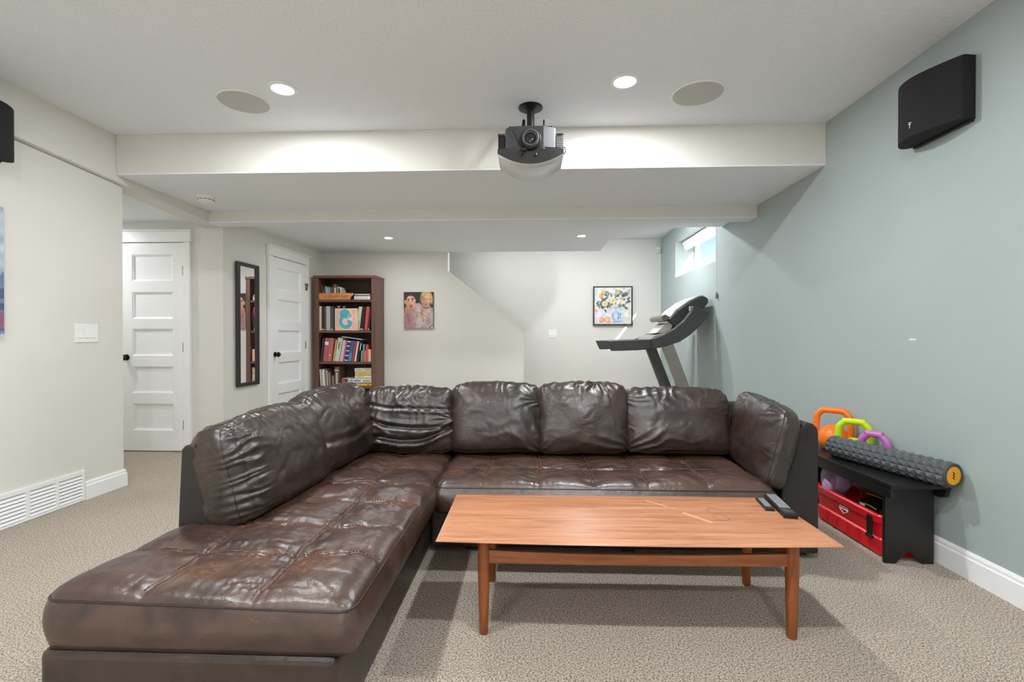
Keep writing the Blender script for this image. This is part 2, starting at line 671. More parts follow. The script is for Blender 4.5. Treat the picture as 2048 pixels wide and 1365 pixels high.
baseboard('baseboard_right', (XR, 7.40), (XR, YB), 'white baseboard under the grey-blue wall')
baseboard('baseboard_left', (XL, 3.116), (XL, 3.43), 'short white baseboard between the grille and hall corner', ret=.12)
baseboard('baseboard_left', (XL, YB), (XL, 2.00), 'white baseboard on the left wall nearer the viewer')
baseboard('baseboard_back', (-.09, 7.42), (1.98, 7.42), 'white baseboard on the far wall behind the sofa')
baseboard('baseboard_stair', (-1.97, 6.45), (-.10, 6.45), 'white baseboard on the stair wall behind the sofa')
baseboard('baseboard_hall', (-3.24, 4.48), (-2.955, 4.48), 'white baseboard beside the hall door')

# ------------------------------------------------------------------ doors
DOOR_PANELS = [(1.645, 1.90), (1.282, 1.539), (.925, 1.186), (.568, .823), (.206, .465)]
M_KNOB = pmat((16, 15, 15), 0.3, metal=0.4, var=0.1, name='black_bronze_knob')


def make_door(name, label, origin, rotz, w, h=2.008):
    r = thing(name, label, 'door', origin, rotz, kind='structure')
    m = .103
    leaf = MB()
    leaf.box(0, m, -.022, -.001, .012, h).box(w - m, w, -.022, -.001, .012, h)
    zs = [h] + [z for p in DOOR_PANELS for z in (p[1], p[0])] + [.012]
    for k in range(0, len(zs), 2):
        leaf.box(m, w - m, -.022, -.001, zs[k + 1], zs[k])
    leaf.build('door_leaf', M_TRIM, r)
    for z0, z1 in DOOR_PANELS:
        p = MB().box(m, w - m, -.0045, -.001, z0, z1)
        x0, x1 = m, w - m
        # sloped sticking around the sunk panel
        for a, b, c, d in (((x0, z0), (x1, z0), (x1 - .014, z0 + .014), (x0 + .014, z0 + .014)),
                           ((x1, z1), (x0, z1), (x0 + .014, z1 - .014), (x1 - .014, z1 - .014)),
                           ((x0, z1), (x0, z0), (x0 + .014, z0 + .014), (x0 + .014, z1 - .014)),
                           ((x1, z0), (x1, z1), (x1 - .014, z1 - .014), (x1 - .014, z0 + .014))):
            p.add([(a[0], -.0205, a[1]), (b[0], -.0205, b[1]), (c[0], -.0125, c[1]), (d[0], -.0125, d[1]),
                   (d[0], -.004, d[1]), (c[0], -.004, c[1])], [(0, 1, 2, 3), (3, 2, 5, 4)])
        p.build('door_panel', M_TRIM, r)
    for x0, x1 in ((-.070, -.004), (w + .004, w + .070)):
        MB().box(x0, x1, -.032, -.001, 0, h + .006).build('side_casing', M_TRIM, r, bevel=.002)
    MB().box(-.078, w + .078, -.034, -.001, h + .010, h + .112).build('head_casing', M_TRIM, r, bevel=.002)
    MB().box(-.086, w + .086, -.040, -.001, h + .007, h + .0145).box(-.092, w + .092, -.048, -.001, h + .112, h + .128).build('head_cap', M_TRIM, r, bevel=.003)
    for z in (1.74, 1.007, .26):
        MB().box(w - .004, w + .006, -.0245, -.0225, z - .045, z + .045).cyl((w + .001, -.027, z - .045), .005, .09, n=10).build('hinge', pmat((120, 120, 118), 0.35, metal=.6, name='hinge_steel'), r)
    k = MB().lathe([(.030, -.0225), (.030, -.026), (.014, -.030), (.011, -.040), (.020, -.048), (.0285, -.058), (.0285, -.068), (.020, -.078), (.002, -.081)], (.045, 0, .91), 'y', 24)
    k.build('door_knob', M_KNOB, r, smooth=True)
    return r


make_door('door_1', 'white five-panel hall door with black knob, left of the mirror', (-3.935, 4.48, 0), 0, .61)
d2o = SA + s_dir * .753
d2 = make_door('door_2', 'white five-panel door between the mirror and the bookshelf', (d2o.x, d2o.y, 0), s_ang, .683)
# a dark child-safety flip latch high on the hinge side
MB().box(.683 - .02, .683 + .040, -.042, -.0345, 1.765, 1.775).box(.683 + .010, .683 + .018, -.044, -.0345, 1.70, 1.78).box(.683 + .006, .683 + .022, -.0345, -.0325, 1.69, 1.72).build('flip_latch', M_KNOB, d2)

# ------------------------------------------------------------------ window
gl, nt, b = new_mat('window_glass')
b.inputs['Base Color'].default_value = (1, 1, 1, 1)
b.inputs['Roughness'].default_value = 0.0
b.inputs['Alpha'].default_value = 0.08
b.inputs['Specular IOR Level'].default_value = 0.3
win = thing('window_1', 'small high basement window in the grey-blue wall above the treadmill', 'window', (2.26, (wy0 + wy1) / 2, wz0), kind='structure')
wl = (wy1 - wy0) / 2
wh = wz1 - wz0
MB().box(0, .06, -wl, wl, 0, .035).box(0, .06, -wl, wl, wh - .035, wh).box(0, .06, -wl, -wl + .035, .035, wh - .035).box(0, .06, wl - .04, wl, .035, wh - .035).build('window_frame', M_TRIM, win, bevel=.002)
MB().box(.008, .05, -.065, -.050, .035, wh - .035).build('mullion', M_TRIM, win, bevel=.002)
for a, bb in ((-wl + .035, -.065), (-.05, wl - .04)):
    MB().box(.012, .04, a, a + .014, .035, wh - .035).box(.012, .04, bb - .014, bb, .035, wh - .035).box(.012, .04, a + .014, bb - .014, .035, .055).box(.012, .04, a + .014, bb - .014, wh - .055, wh - .035).build('sash', M_TRIM, win, bevel=.0015)
    MB().box(.024, .028, a + .014, bb - .014, .055, wh - .055).build('pane', gl, win)
MB().box(-.258, 0.0, -wl + .001, wl - .001, -.012 + .0125, .004).build('window_sill', M_TRIM, win)

# unseen glazed patio door, added so sunlight brightens the room from behind
pd = thing('added_window_2', 'wide white glazed patio door added unseen behind the viewer', 'window', ((px0 + px1) / 2, YB - .10, 0), kind='structure')
ph = (px1 - px0) / 2
MB().box(-ph, ph, 0, .06, 0, .05).box(-ph, ph, 0, .06, pz1 - .05, pz1).box(-ph, -ph + .05, 0, .06, .05, pz1 - .05).box(ph - .05, ph, 0, .06, .05, pz1 - .05).build('window_frame', M_TRIM, pd)
for a, bb in ((-ph + .05, -.03), (.03, ph - .05)):
    MB().box(a, a + .06, .01, .05, .05, pz1 - .05).box(bb - .06, bb, .01, .05, .05, pz1 - .05).box(a + .06, bb - .06, .01, .05, .05, .13).box(a + .06, bb - .06, .01, .05, pz1 - .11, pz1 - .05).build('sash', M_TRIM, pd)
    MB().box(a + .06, bb - .06, .028, .032, .13, pz1 - .11).build('pane', gl, pd)
MB().box(-.03, .03, .005, .055, .05, pz1 - .05).build('mullion', M_TRIM, pd)
struct(MB().box(-12, 2.85, -16, YB - .16, -.14, -.02).build('ground', pmat((176, 172, 166), 0.9, var=.1, vs_=2.0, name='pale_patio')), 'pale patio outside the added glazed door behind the viewer', 'ground')

# roller blind in the reveal, with its pull cord
bl = thing('roller_blind', 'white rolled-up blind under the top of the small window', 'blind', (2.13, 5.975, 2.33))
MB().box(-.045, .045, -.69, .705, .030, .088).build('cassette', M_TRIM, bl, bevel=.012)
MB().cyl((.0, -.67, .012), .030, 1.35, 'y', 16).build('fabric_roll', pmat((236, 236, 230), 0.8, name='blind_fabric'), bl, smooth=True)
MB().box(-.010, .010, -.67, .68, -.034, -.020).build('bottom_bar', M_TRIM, bl, bevel=.003)
cd = thing('pull_cord', 'thin blind cord hanging beside the window with a small bead', 'cord', (1.985, 5.19, 1.52))
MB().tube([(.0, 0, .06), (0, 0, .80)], .0022, 6).build('cord', pmat((215, 214, 206), 0.7, name='cord_white'), cd)
MB().lathe([(.003, .075), (.008, .06), (.014, .02), (.014, .005), (.008, 0)], (0, 0, 0), 'z', 14).build('bead', pmat((130, 128, 120), 0.4, name='cord_bead'), cd, smooth=True)
MB().box(-.006, .013, -.006, .006, .78, .81).build('cord_clip', M_TRIM, cd)

# ------------------------------------------------------------------ outside
M_SNOW = pmat((206, 202, 196), 0.9, var=0.1, vs_=1.5, name='pale_winter_ground')
struct(MB().box(2.9, 40, -20, 45, 1.5, 1.62).build('ground', M_SNOW), 'pale winter ground outside the window', 'ground')


def bare_tree(name, label, loc, H, seed):
    rs = random.Random(seed)
    r = thing(name, label, 'tree', loc)
    mb = MB()

    def grow(p, d, L, rad, lev):
        pts = [p]
        rr = [rad]
        for i in range(4):
            d = (d + Vector((rs.uniform(-.18, .18), rs.uniform(-.18, .18), rs.uniform(-.02, .16)))).normalized()
            p = p + d * (L / 4)
            pts.append(p)
            rr.append(rad * (1 - .16 * (i + 1)))
        mb.tube(pts, rr, 5)
        if lev:
            for k in range(4 if lev > 1 else 3):
                i = rs.randint(1, 4)
                a = rs.uniform(0, 2 * PI)
                nd = (d + Vector((math.cos(a), math.sin(a), rs.uniform(.0, .5))) * .85).normalized()
                grow(pts[i], nd, L * rs.uniform(.5, .75), rr[i] * .55, lev - 1)
    grow(Vector((0, 0, 0)), Vector((0, 0, 1)), H * .45, H * .018, 4)
    mb.build('branches', pmat((132, 124, 126), 0.9, name='grey_bark'), r)


bare_tree('bare_tree', 'leafless grey tree seen low in the small window', (8.6, 19.5, 1.60), 3.4, 3)
bare_tree('bare_tree', 'second leafless grey tree, further left outside the window', (9.8, 24.5, 1.60), 4.4, 9)

# ================================================================== LIGHTS
M_LED = emat((255, 252, 246), 14.0, 'led_diffuser')


def downlight(x, y, z, r, label, watts, group='recessed ceiling lights'):
    t = thing('recessed_light', label, 'light', (x, y, z), 0, group)
    MB().lathe([(r + .022, 0), (r + .022, -.004), (r + .012, -.009), (r, -.007), (r, -.0035)], n=32).build('trim_ring', M_TRIM, t, smooth=True)
    MB().cyl((0, 0, -.0062), r - .001, .002, n=32).build('diffuser', M_LED, t)
    d = bpy.data.lights.new('led', 'AREA')
    d.shape = 'DISK'
    d.size = 1.5 * r
    d.energy = watts
    d.color = (0.945, 0.975, 1.0)
    o = bpy.data.objects.new('led', d)
    C.objects.link(o)
    o.parent = t
    o.location = (0, 0, -.012)
    return t


downlight(-1.448, 2.75, ZC, .062, 'lit recessed downlight beside the left ceiling speaker', LAMP_W * .8)
downlight(.535, 2.745, ZC, .062, 'lit recessed downlight between the projector and the right ceiling speaker', LAMP_W)
downlight(-1.647, 5.494, 2.262, .045, 'small lit downlight on the dropped ceiling in front of the portrait', LAMP_W * .36)
downlight(.579, 5.472, 2.262, .045, 'small lit downlight on the dropped ceiling near the clipped corner', LAMP_W * .5)
for x in (-1.448, .535):
    for y in (.86, -1.1):  # unseen lamps: near pair set from the table shadow, rear pair added for brightness
        downlight(x, y, ZC, .062, 'unseen recessed downlight assumed in the ceiling behind the viewer', LAMP_W * 1.0, 'unseen recessed lights behind the viewer')
downlight(1.25, 5.85, 2.621, .062, 'added fill downlight out of sight in the raised ceiling by the stairs', LAMP_W * .9)  # unseen lamp added to brighten the far wall
downlight(-.45, 6.66, 2.621, .062, 'added fill downlight out of sight above the upper stair slope', LAMP_W * .16)  # this lamp and the next are added to lift the stair opening
downlight(.45, 6.66, 2.621, .062, 'added fill downlight out of sight above the lower stair slope', LAMP_W * .16)
downlight(-4.35, 3.95, 2.213, .062, 'added fill downlight out of sight in the hall ceiling', LAMP_W * .36)  # unseen lamp added to light the hall door

# ================================================================== SOFA
sofa = thing('sectional_sofa', 'worn dark brown leather sectional sofa with a long chaise on the left', 'sofa', (0, 2.3, 0))
SO = np.array([0, 2.3, 0])


def soff(v):
    return [tuple(np.array(p) - SO) for p in v]


def sbuild(mb, name, mat, parent=None, **k):
    mb.v = soff(mb.v)
    return mb.build(name, mat, parent or sofa, **k)


# feet, bases, shells
ft = MB()
for x, y in ((-1.25, 1.32), (-.60, 1.32), (-1.25, 3.05), (1.36, 2.5), (1.36, 3.05), (-.3, 2.5), (.5, 2.5)):
    f1 = MB().box(x - .035, x + .035, y - .035, y + .035, 0, .031)
    sbuild(f1, 'foot', M_BLK)
sbuild(MB().box(-1.335, -.512, 1.238, 3.16, .03, .250), 'chaise_base', M_LEATHER, bevel=.02, seg=3)
sbuild(MB().box(-.512, 1.25, 2.415, 3.16, .03, .232), 'seat_base', M_LEATHER, bevel=.02, seg=3)
lp = [(-1.325, .245), (-1.318, .45), (-1.306, .680), (-1.295, .695), (-1.262, .700), (-1.247, .675), (-1.233, .62), (-1.186, .5), (-1.148, .40), (-1.145, .245)]
sbuild(MB().prism(lp, 1.735, 3.16, 'y'), 'chaise_back_shell', M_BACK, bevel=.008, seg=3)
ap = [(1.245, .03), (1.245, .36), (1.258, .42), (1.290, .53), (1.320, .62), (1.345, .668), (1.362, .680), (1.395, .674), (1.415, .655), (1.422, .63), (1.424, .03)]
sbuild(MB().prism(ap, 2.412, 3.16, 'y'), 'arm_shell', M_BACK, bevel=.008, seg=3)
bp = [(3.00, .24), (3.02, .45), (3.06, .60), (3.085, .69), (3.15, .69), (3.16, .24)]
sbuild(MB().prism(bp, -1.30, 1.40, 'x'), 'back_shell', M_BACK, bevel=.01, seg=3)


# ---- seat cushions: quilted top with rolled edge and boxed side
def seat_cushion(name, x0, x1, y0, y1, zb, zs, crown, xs, ys, nx, ny, tilt=lambda x, y: 0 * x, bulge=.018, seed=0, dips=()):
    ux = np.linspace(0, 1, nx)
    uy = np.linspace(0, 1, ny)
    ux = .5 - .5 * np.cos(ux * PI) * (0.55) - (ux * 0 + 0) if False else ux
    X, Y = np.meshgrid(x0 + (x1 - x0) * ux, y0 + (y1 - y0) * uy)
    dx = np.minimum(X - x0, x1 - X)
    dy = np.minimum(Y - y0, y1 - Y)

    def roll(d, w):
        t = np.clip(d / w, 0, 1)
        return np.sqrt(np.clip(1 - (1 - t) ** 2, 0, 1))
    prof = roll(dx, .085) * roll(dy, .10)
    Z = zs + crown * prof
    # quilting grooves
    gx = np.min([np.abs(X - a + .006 * np.sin(Y * 9 + a)) for a in xs], 0)
    gy = np.min([np.abs(Y - a + .006 * np.sin(X * 8 + a)) for a in ys], 0)
    pillow = (1 - np.exp(-(gx / .055) ** 2)) * (1 - np.exp(-(gy / .055) ** 2))
    Z += -.010 * (1 - pillow) * prof - .006 * (np.exp(-(gx / .007) ** 2) + np.exp(-(gy / .007) ** 2)) * prof
    # creases running out of the seams, soft rumples
    n1 = vnoise(X * 4 + seed, Y * 4, 1.3) - .5
    n2 = vnoise(X * 11 + 3 * n1 + seed, Y * 26 + 4 * n1, 5.1)
    n3 = vnoise(X * 34 + seed, Y * 9 + 6 * n1, 9.7)
    n4 = vnoise((X + Y) * 22 + 3 * n1, (X - Y) * 7 + seed, 14.2)
    near = np.exp(-(np.minimum(gx, gy) / .06) ** 2)
    Z += prof * (.010 * n1 + .0055 * (np.abs(n2 - .5) * 2 - .5) * (.5 + near) + .0035 * (np.abs(n3 - .5) * 2 - .5) * (.5 + near) + .0035 * (np.abs(n4 - .5) * 2 - .5))
    for cx, cy, r_, dd in dips:
        Z -= dd * np.exp(-((X - cx) ** 2 + (Y - cy) ** 2) / r_ ** 2) * prof
    Z += tilt(X, Y)
    # soft corners in plan
    verts = np.stack([X, Y, Z], -1).reshape(-1, 3)
    idx = np.arange(nx * ny).reshape(ny, nx)
    faces = [tuple(q) for q in np.stack([idx[:-1, :-1], idx[:-1, 1:], idx[1:, 1:], idx[1:, :-1]], -1).reshape(-1, 4)]
    loop = list(idx[0, :-1]) + list(idx[:-1, -1]) + list(idx[-1, ::-1][:-1]) + list(idx[::-1, 0][:-1])
    cxm, cym = (x0 + x1) / 2, (y0 + y1) / 2
    rad = .045

    def soften(p):
        # round the plan corners
        px, py = p[0], p[1]
        ax = max(0, abs(px - cxm) - ((x1 - x0) / 2 - rad))
        ay = max(0, abs(py - cym) - ((y1 - y0) / 2 - rad))
        if ax > 0 and ay > 0:
            L = math.hypot(ax, ay)
            m_ = max(ax, ay)
            sc = m_ / L
            px = cxm + math.copysign((x1 - x0) / 2 - rad + ax * sc, px - cxm)
            py = cym + math.copysign((y1 - y0) / 2 - rad + ay * sc, py - cym)
        return px, py
    verts = verts.tolist()
    for i in range(len(verts)):
        verts[i][0], verts[i][1] = soften(verts[i])
    rows = 7
    prev = loop
    for k in range(1, rows + 1):
        t = k / rows
        cur = []
        for li in loop:
            px, py, pz = verts[li]
            ox = (px - cxm) / ((x1 - x0) / 2)
            oy = (py - cym) / ((y1 - y0) / 2)
            nx_, ny_ = np.sign(ox) * abs(ox) ** 12, np.sign(oy) * abs(oy) ** 12
            L = math.hypot(nx_, ny_) + 1e-6
            fold = .004 * (float(vnoise(px * 16 + seed, py * 16, pz * 3 + t * 1.2)) - .5) * 2
            o_ = bulge * math.sin(PI * min(1, t * 1.05)) ** .8 + fold * math.sin(PI * t)
            z = pz + (zb - pz) * t
            verts.append([px + nx_ / L * o_, py + ny_ / L * o_, z])
            cur.append(len(verts) - 1)
        n = len(loop)
        for i in range(n):
            j = (i + 1) % n
            faces.append((prev[j], prev[i], cur[i], cur[j]))
        prev = cur
    faces.append(tuple(prev[::-1]))
    me = mk_mesh(name, soff(verts), faces, True)
    o = link(name, me, M_SEAT, sofa)
    # piping on the top edge
    pip = MB()
    pip.tube([(verts[i][0], verts[i][1], verts[i][2] + .001) for i in loop[::2]], .0032, 6, closed=True)
    pip.v = soff(pip.v)
    pip.build('piping', M_PIPE, o, smooth=True)
    # stitches: short thread dashes either side of every quilting seam

    def zat(x, y):
        j = min(nx - 1, max(0, int(round((x - x0) / (x1 - x0) * (nx - 1)))))
        i = min(ny - 1, max(0, int(round((y - y0) / (y1 - y0) * (ny - 1)))))
        return Z[i, j]
    st = MB()
    for a in xs:
        y = y0 + .03
        while y < y1 - .03:
            xc = a - .006 * math.sin(y * 9 + a)
            for s in (-.009, .009):
                z = (zat(xc + s, y) + zat(xc + s, y + .007)) / 2 + .0008
                st.box(xc + s - .0011, xc + s + .0011, y, y + .0075, z - .001, z + .0009)
            y += .0115
    for a in ys:
        x = x0 + .03
        while x < x1 - .03:
            yc = a - .006 * math.sin(x * 8 + a)
            for s in (-.009, .009):
                z = (zat(x, yc + s) + zat(x + .007, yc + s)) / 2 + .0008
                st.box(x, x + .0075, yc + s - .0011, yc + s + .0011, z - .001, z + .0009)
            x += .0115
    st.v = soff(st.v)
    so = st.build('stitching', M_THREAD, o)
    so['kind'] = 'stuff'
    return o


seat_cushion('chaise_seat_cushion', -1.335, -.472, 1.245, 2.98, .252, .368, .045, [-1.062, -.755], [1.522, 1.765, 2.025, 2.268, 2.535], 150, 260,
             tilt=lambda x, y: .016 * (-(x + .47) / .86) * np.clip(1 - (y - 1.25) / .4, 0, 1), bulge=.016, seed=2,
             dips=((-.62, 1.9, .3, .010), (-.9, 1.38, .16, .008)))
seat_cushion('sofa_seat_cushion', -.470, 1.175, 2.325, 3.02, .234, .362, .046, [-.232, .042, .312, .578, .855], [2.595], 260, 120, bulge=.030, seed=8,
             dips=((.3, 2.5, .25, .008), (-.3, 2.5, .2, .006)))


# ---- stuffed back cushions
def cube_sphere(n):
    g = np.linspace(-1, 1, n + 1)
    g = np.tan(g * PI / 4)
    A, B = np.meshgrid(g, g)
    one = np.ones_like(A)
    sides = [(one, A, B), (-one, -A, B), (-A, one, B), (A, -one, B), (A, B, one), (-A, B, -one)]
    V = []
    F = []
    idx = np.arange((n + 1) ** 2).reshape(n + 1, n + 1)
    q = np.stack([idx[:-1, :-1], idx[:-1, 1:], idx[1:, 1:], idx[1:, :-1]], -1).reshape(-1, 4)
    for k, s in enumerate(sides):
        V.append(np.stack(s, -1).reshape(-1, 3))
        F.append(q + k * (n + 1) ** 2)
    V = np.concatenate(V)
    F = np.concatenate(F)
    key = np.round(V * 1e5).astype(np.int64)
    _, first, inv = np.unique(key, axis=0, return_index=True, return_inverse=True)
    return V[first], inv.ravel()[F]


CSV, CSF = cube_sphere(60)


def vnormals(V, F):
    fn = np.cross(V[F[:, 2]] - V[F[:, 0]], V[F[:, 3]] - V[F[:, 1]])
    N = np.zeros_like(V)
    for k in range(4):
        np.add.at(N, F[:, k], fn)
    return N / (np.linalg.norm(N, axis=1, keepdims=True) + 1e-12)


def ridge(ph, sharp=1.6):
    return (0.5 + 0.5 * np.cos(2 * PI * ph)) ** sharp


def cushion(name, cen, half, ang, lean, mat, seed=0, p=6.0, r=2.7, corners=(), swags=(), rump=.010, topfold=.0, sag=0.0, twist=0.0, skew=0.0, seam=True, vertfold=0.0, endfold=0.0):
    """local axes: u across, v up, w out of the face.  ang: heading of w about z (0 = facing -y),
    lean: tilt of the top away from w"""
    P = CSV.copy()
    a, b, c = P.T
    L = ((np.abs(a) ** p + np.abs(b) ** p) ** (r / p) + np.abs(c) ** r) ** (1 / r)
    u, v, w = a / L, b / L, c / L
    hu, hv, hw = half
    # overstuffed: belly lower down, sides pinched at the top
    w2 = w * (1 + sag * (-v) * 0.6 - .10 * np.clip(v, 0, 1) ** 2)
    u2 = u * (1 - .035 * v * np.abs(v)) + twist * v + 0 * u
    v2 = v + skew * u + .03 * (1 - u * u) * (v > 0)
    Q = np.stack([u2 * hu, v2 * hv, w2 * hw], -1)
    N = vnormals(Q, CSF)
    d = np.zeros(len(Q))
    front = np.clip(w * 1.6 + .25, 0, 1)
    n1 = vnoise(u * 2.2 + seed, v * 2.2 + 7, w * 2)
    for cu, cv, amp, freq, spread in corners:
        du, dv = u - cu, v - cv
        th = np.arctan2(dv, du)
        rr = np.hypot(du, dv)
        ph = th * freq + 1.2 * vnoise(rr * 3.1 + seed, th * 2.0, cu * 3) + .5 * n1
        g = np.exp(-(rr / spread) ** 2) * np.clip(rr / .12, 0, 1)
        d += amp * (ridge(ph) - .4) * g * front
    for v0, k, kk, wid, dep in swags:
        cur = v0 + k * u * u + kk * u + .10 * (vnoise(u * 2.5 + seed, v0 * 9, 1.0) - .5)
        x = (v - cur) / wid
        fade = np.clip(1.15 - np.abs(u) * .35, 0, 1)
        d += (-dep * np.exp(-x * x) + .75 * dep * np.exp(-(x + 1.7) ** 2) + .4 * dep * np.exp(-(x - 1.9) ** 2)) * front * fade
    if topfold:
        # gathers along the top seam
        ph = u * hu * 15 + 2.6 * vnoise(u * 4 + seed, v * 2.5, 2.0)
        d += topfold * (ridge(ph, 1.2) - .4) * np.exp(-((v - 1.0) / .42) ** 2)
    if vertfold:
        ph = u * hu * 13 + 3.0 * vnoise(u * 2 + seed, v * 1.4, 4.0)
        d += vertfold * (ridge(ph, 2.4) - .3) * np.clip(.2 + vnoise(u * 3, v * 2 + seed, 8.0), 0, 1) * front
    if endfold:
        # short gathers across the seam near one end
        ph = v * hv * 30 + 1.6 * vnoise(v * 6 + seed, u * 3, 6.0)
        d += endfold * (ridge(ph, 1.3) - .4) * (np.exp(-((u + .74) / .17) ** 2) + .5 * np.exp(-((u + .95) / .2) ** 2)) * front
        d -= .006 * np.exp(-((u + .80) / .03) ** 2) * front
    d += rump * (n1 - .5) * 1.4
    m = vnoise(u * 6 + seed * 2 + 3 * n1, v * 5 + 4 * n1, w * 4)
    d += rump * .30 * (np.abs(m - .5) * 2 - .45)
    m2 = vnoise(u * 15 + seed, v * 13 + 5 * n1, w * 9)
    d += rump * .05 * (np.abs(m2 - .5) * 2 - .45)
    Q = Q + N * d[:, None]
    ca, sa = math.cos(lean), math.sin(lean)
    # lean: rotate about u, top goes to -w
    y_ = Q[:, 1] * ca + Q[:, 2] * sa * 1.0
    w_ = Q[:, 2] * ca - Q[:, 1] * sa
    Q = np.stack([Q[:, 0], y_, w_], -1)
    # to world: u -> (cos,sin), w -> (sin,-cos)
    cz, sz = math.cos(ang), math.sin(ang)

    def toW(q):
        return np.stack([cen[0] + q[:, 0] * cz + q[:, 2] * sz, cen[1] + q[:, 0] * sz - q[:, 2] * cz, cen[2] + q[:, 1]], -1)
    W = toW(Q)
    me = mk_mesh(name, W - SO, CSF[:, ::-1] if False else CSF, True)
    bm = bmesh.new()
    bm.from_mesh(me)
    bmesh.ops.recalc_face_normals(bm, faces=bm.faces)
    bm.to_mesh(me)
    bm.free()
    o = link(name, me, mat, sofa)
    if seam:
        # seams follow the surface: pick the vertices nearest to the gusset lines
        for cw in (.50,):
            sel = np.where((np.abs(P[:, 2] - P[:, 2][np.argmin(np.abs(P[:, 2] - cw))]) < 1e-4) & (np.maximum(np.abs(P[:, 0]), np.abs(P[:, 1])) > .999))[0]
            an = np.arctan2(P[sel, 1], P[sel, 0])
            sel = sel[np.argsort(an)]
            s = MB()
            s.tube([tuple(W[i] - SO) for i in sel], .0028, 5, closed=True)
            s.build('seam', M_PIPE, o, smooth=True)
    return o


R = math.radians
# chaise back cushions face +x (ang = +90 deg), the run along the back faces -y (ang = 0)
cushion('back_cushion', (-1.160, 2.060, .572), (.335, .208, .150), R(84), R(14), M_LEATHER, 1, p=7, r=3.0, corners=((-1, .95, .010, 2.0, .42), (1, -1, .008, 2.0, .55)), rump=.013, topfold=.006, sag=.16, skew=.06, endfold=.006)
cushion('back_cushion', (-1.110, 2.640, .602), (.318, .218, .150), R(80), R(13), M_LEATHER, 5, p=5.5, r=2.7, corners=((1, .95, .013, 2.2, .6), (-1, -1, .008, 2.0, .5)), swags=((-.3, .25, .1, .08, .006),), rump=.014, topfold=.006, sag=.20, skew=.06)
cushion('back_cushion', (-.735, 2.900, .598), (.284, .200, .125), R(0), R(12), M_LEATHER, 9, p=7, r=3.0, corners=((1, .0, .007, 2.2, .5),), swags=((-.66, .40, .06, .075, .020), (-.28, .24, -.10, .06, .012), (.25, .10, -.06, .05, .006)), rump=.013, topfold=.008, vertfold=.005, sag=.10)
cushion('back_cushion', (-.207, 2.910, .612), (.282, .213, .135), R(0), R(12), M_LEATHER, 13, p=7, r=2.9, corners=((1.05, -1, .014, 2.6, .95), (1.02, .5, .008, 2.2, .5), (-1, 1, .007, 2.2, .4)), rump=.010, topfold=.004, sag=.18, twist=-.01)
cushion('back_cushion', (.310, 2.910, .612), (.282, .213, .137), R(0), R(12), M_LEATHER, 17, p=7, r=2.9, corners=((1.05, -1, .013, 2.6, .85), (-1.05, -1, .009, 2.2, .6), (.35, 1.05, .009, 2.2, .5)), rump=.011, topfold=.006, sag=.18)
cushion('back_cushion', (.862, 2.920, .597), (.325, .198, .135), R(0), R(12), M_LEATHER, 21, p=7.5, r=2.9, corners=((-1.05, -1, .013, 2.8, .95), (-1.05, .7, .008, 2.3, .5), (1.02, 1.02, .009, 2.4, .4)), rump=.010, topfold=.006, sag=.16, skew=-.02)
cushion('arm_cushion', (1.253, 2.675, .565), (.335, .197, .085), R(-90 - 4), R(15), M_LEATHER, 25, p=7.5, r=3.4, corners=((1, .9, .006, 2.2, .5), (-1, .9, .006, 2.2, .5)), rump=.008, topfold=.004, sag=.05, skew=-.10)

# ================================================================== COFFEE TABLE
tbl = thing('coffee_table', 'long teak coffee table with tapered legs in front of the sofa', 'table', (.378, 1.965, 0), .006)


def table_top():
    hl, hw, z1, z0 = .722, .256, .372, .350
    n = 60
    top = []

    def outline(inset, z):
        pts = []
        for i in range(n + 1):
            t = -1 + 2 * i / n
            pts.append((t * (hl - inset), -(hw - inset) - .018 * (1 - t * t), z))
        for i in range(n + 1):
            t = -1 + 2 * i / n
            pts.append((-t * (hl - inset), (hw - inset) + .010 * (1 - t * t), z))
        return pts
    rings = [outline(.050, z0), outline(.010, z0 + .010), outline(0, z0 + .0145), outline(.001, z0 + .0165), outline(.012, z1 - .0025), outline(.026, z1), ]
    m = len(rings[0])
    mb = MB()
    v = [p for r_ in rings for p in r_]
    f = []
    for k in range(len(rings) - 1):
        for i in range(m):
            j = (i + 1) % m
            f.append((k * m + i, k * m + j, (k + 1) * m + j, (k + 1) * m + i))
    # cap faces as strips so that they stay flat
    for k, flip in ((0, True), (len(rings) - 1, False)):
        for i in range(n):
            q = (k * m + i, k * m + i + 1, k * m + (m - 2 - i), k * m + (m - 1 - i))
            f.append(q[::-1] if flip else q)
    mb.add(v, f)
    return mb


table_top().build('table_top', M_TEAK, tbl, smooth=True)
for lx, ly in ((-.553, -.195), (.577, -.188), (-.550, .189), (.583, .190)):
    ring = []
    prof = [(0, .013, 0), (.006, .0165, .0), (.10, .0185, 0), (.26, .0225, 0), (.352, .0205, 0)]
    v = []
    f = []
    n = 14
    for z, r_, _ in prof:
        for i in range(n):
            a = 2 * PI * i / n
            ca, sa = math.cos(a), math.sin(a)
            e = 0.75
            v.append((lx + r_ * math.copysign(abs(ca) ** e, ca), ly + r_ * math.copysign(abs(sa) ** e, sa), z))
    for k in range(len(prof) - 1):
        for i in range(n):
            j = (i + 1) % n
            f.append((k * n + i, k * n + j, (k + 1) * n + j, (k + 1) * n + i))
    f += [tuple(range(n))[::-1], tuple(range((len(prof) - 1) * n, len(prof) * n))]
    MB().add(v, f).build('leg', M_TEAK_LEG, tbl, smooth=True)


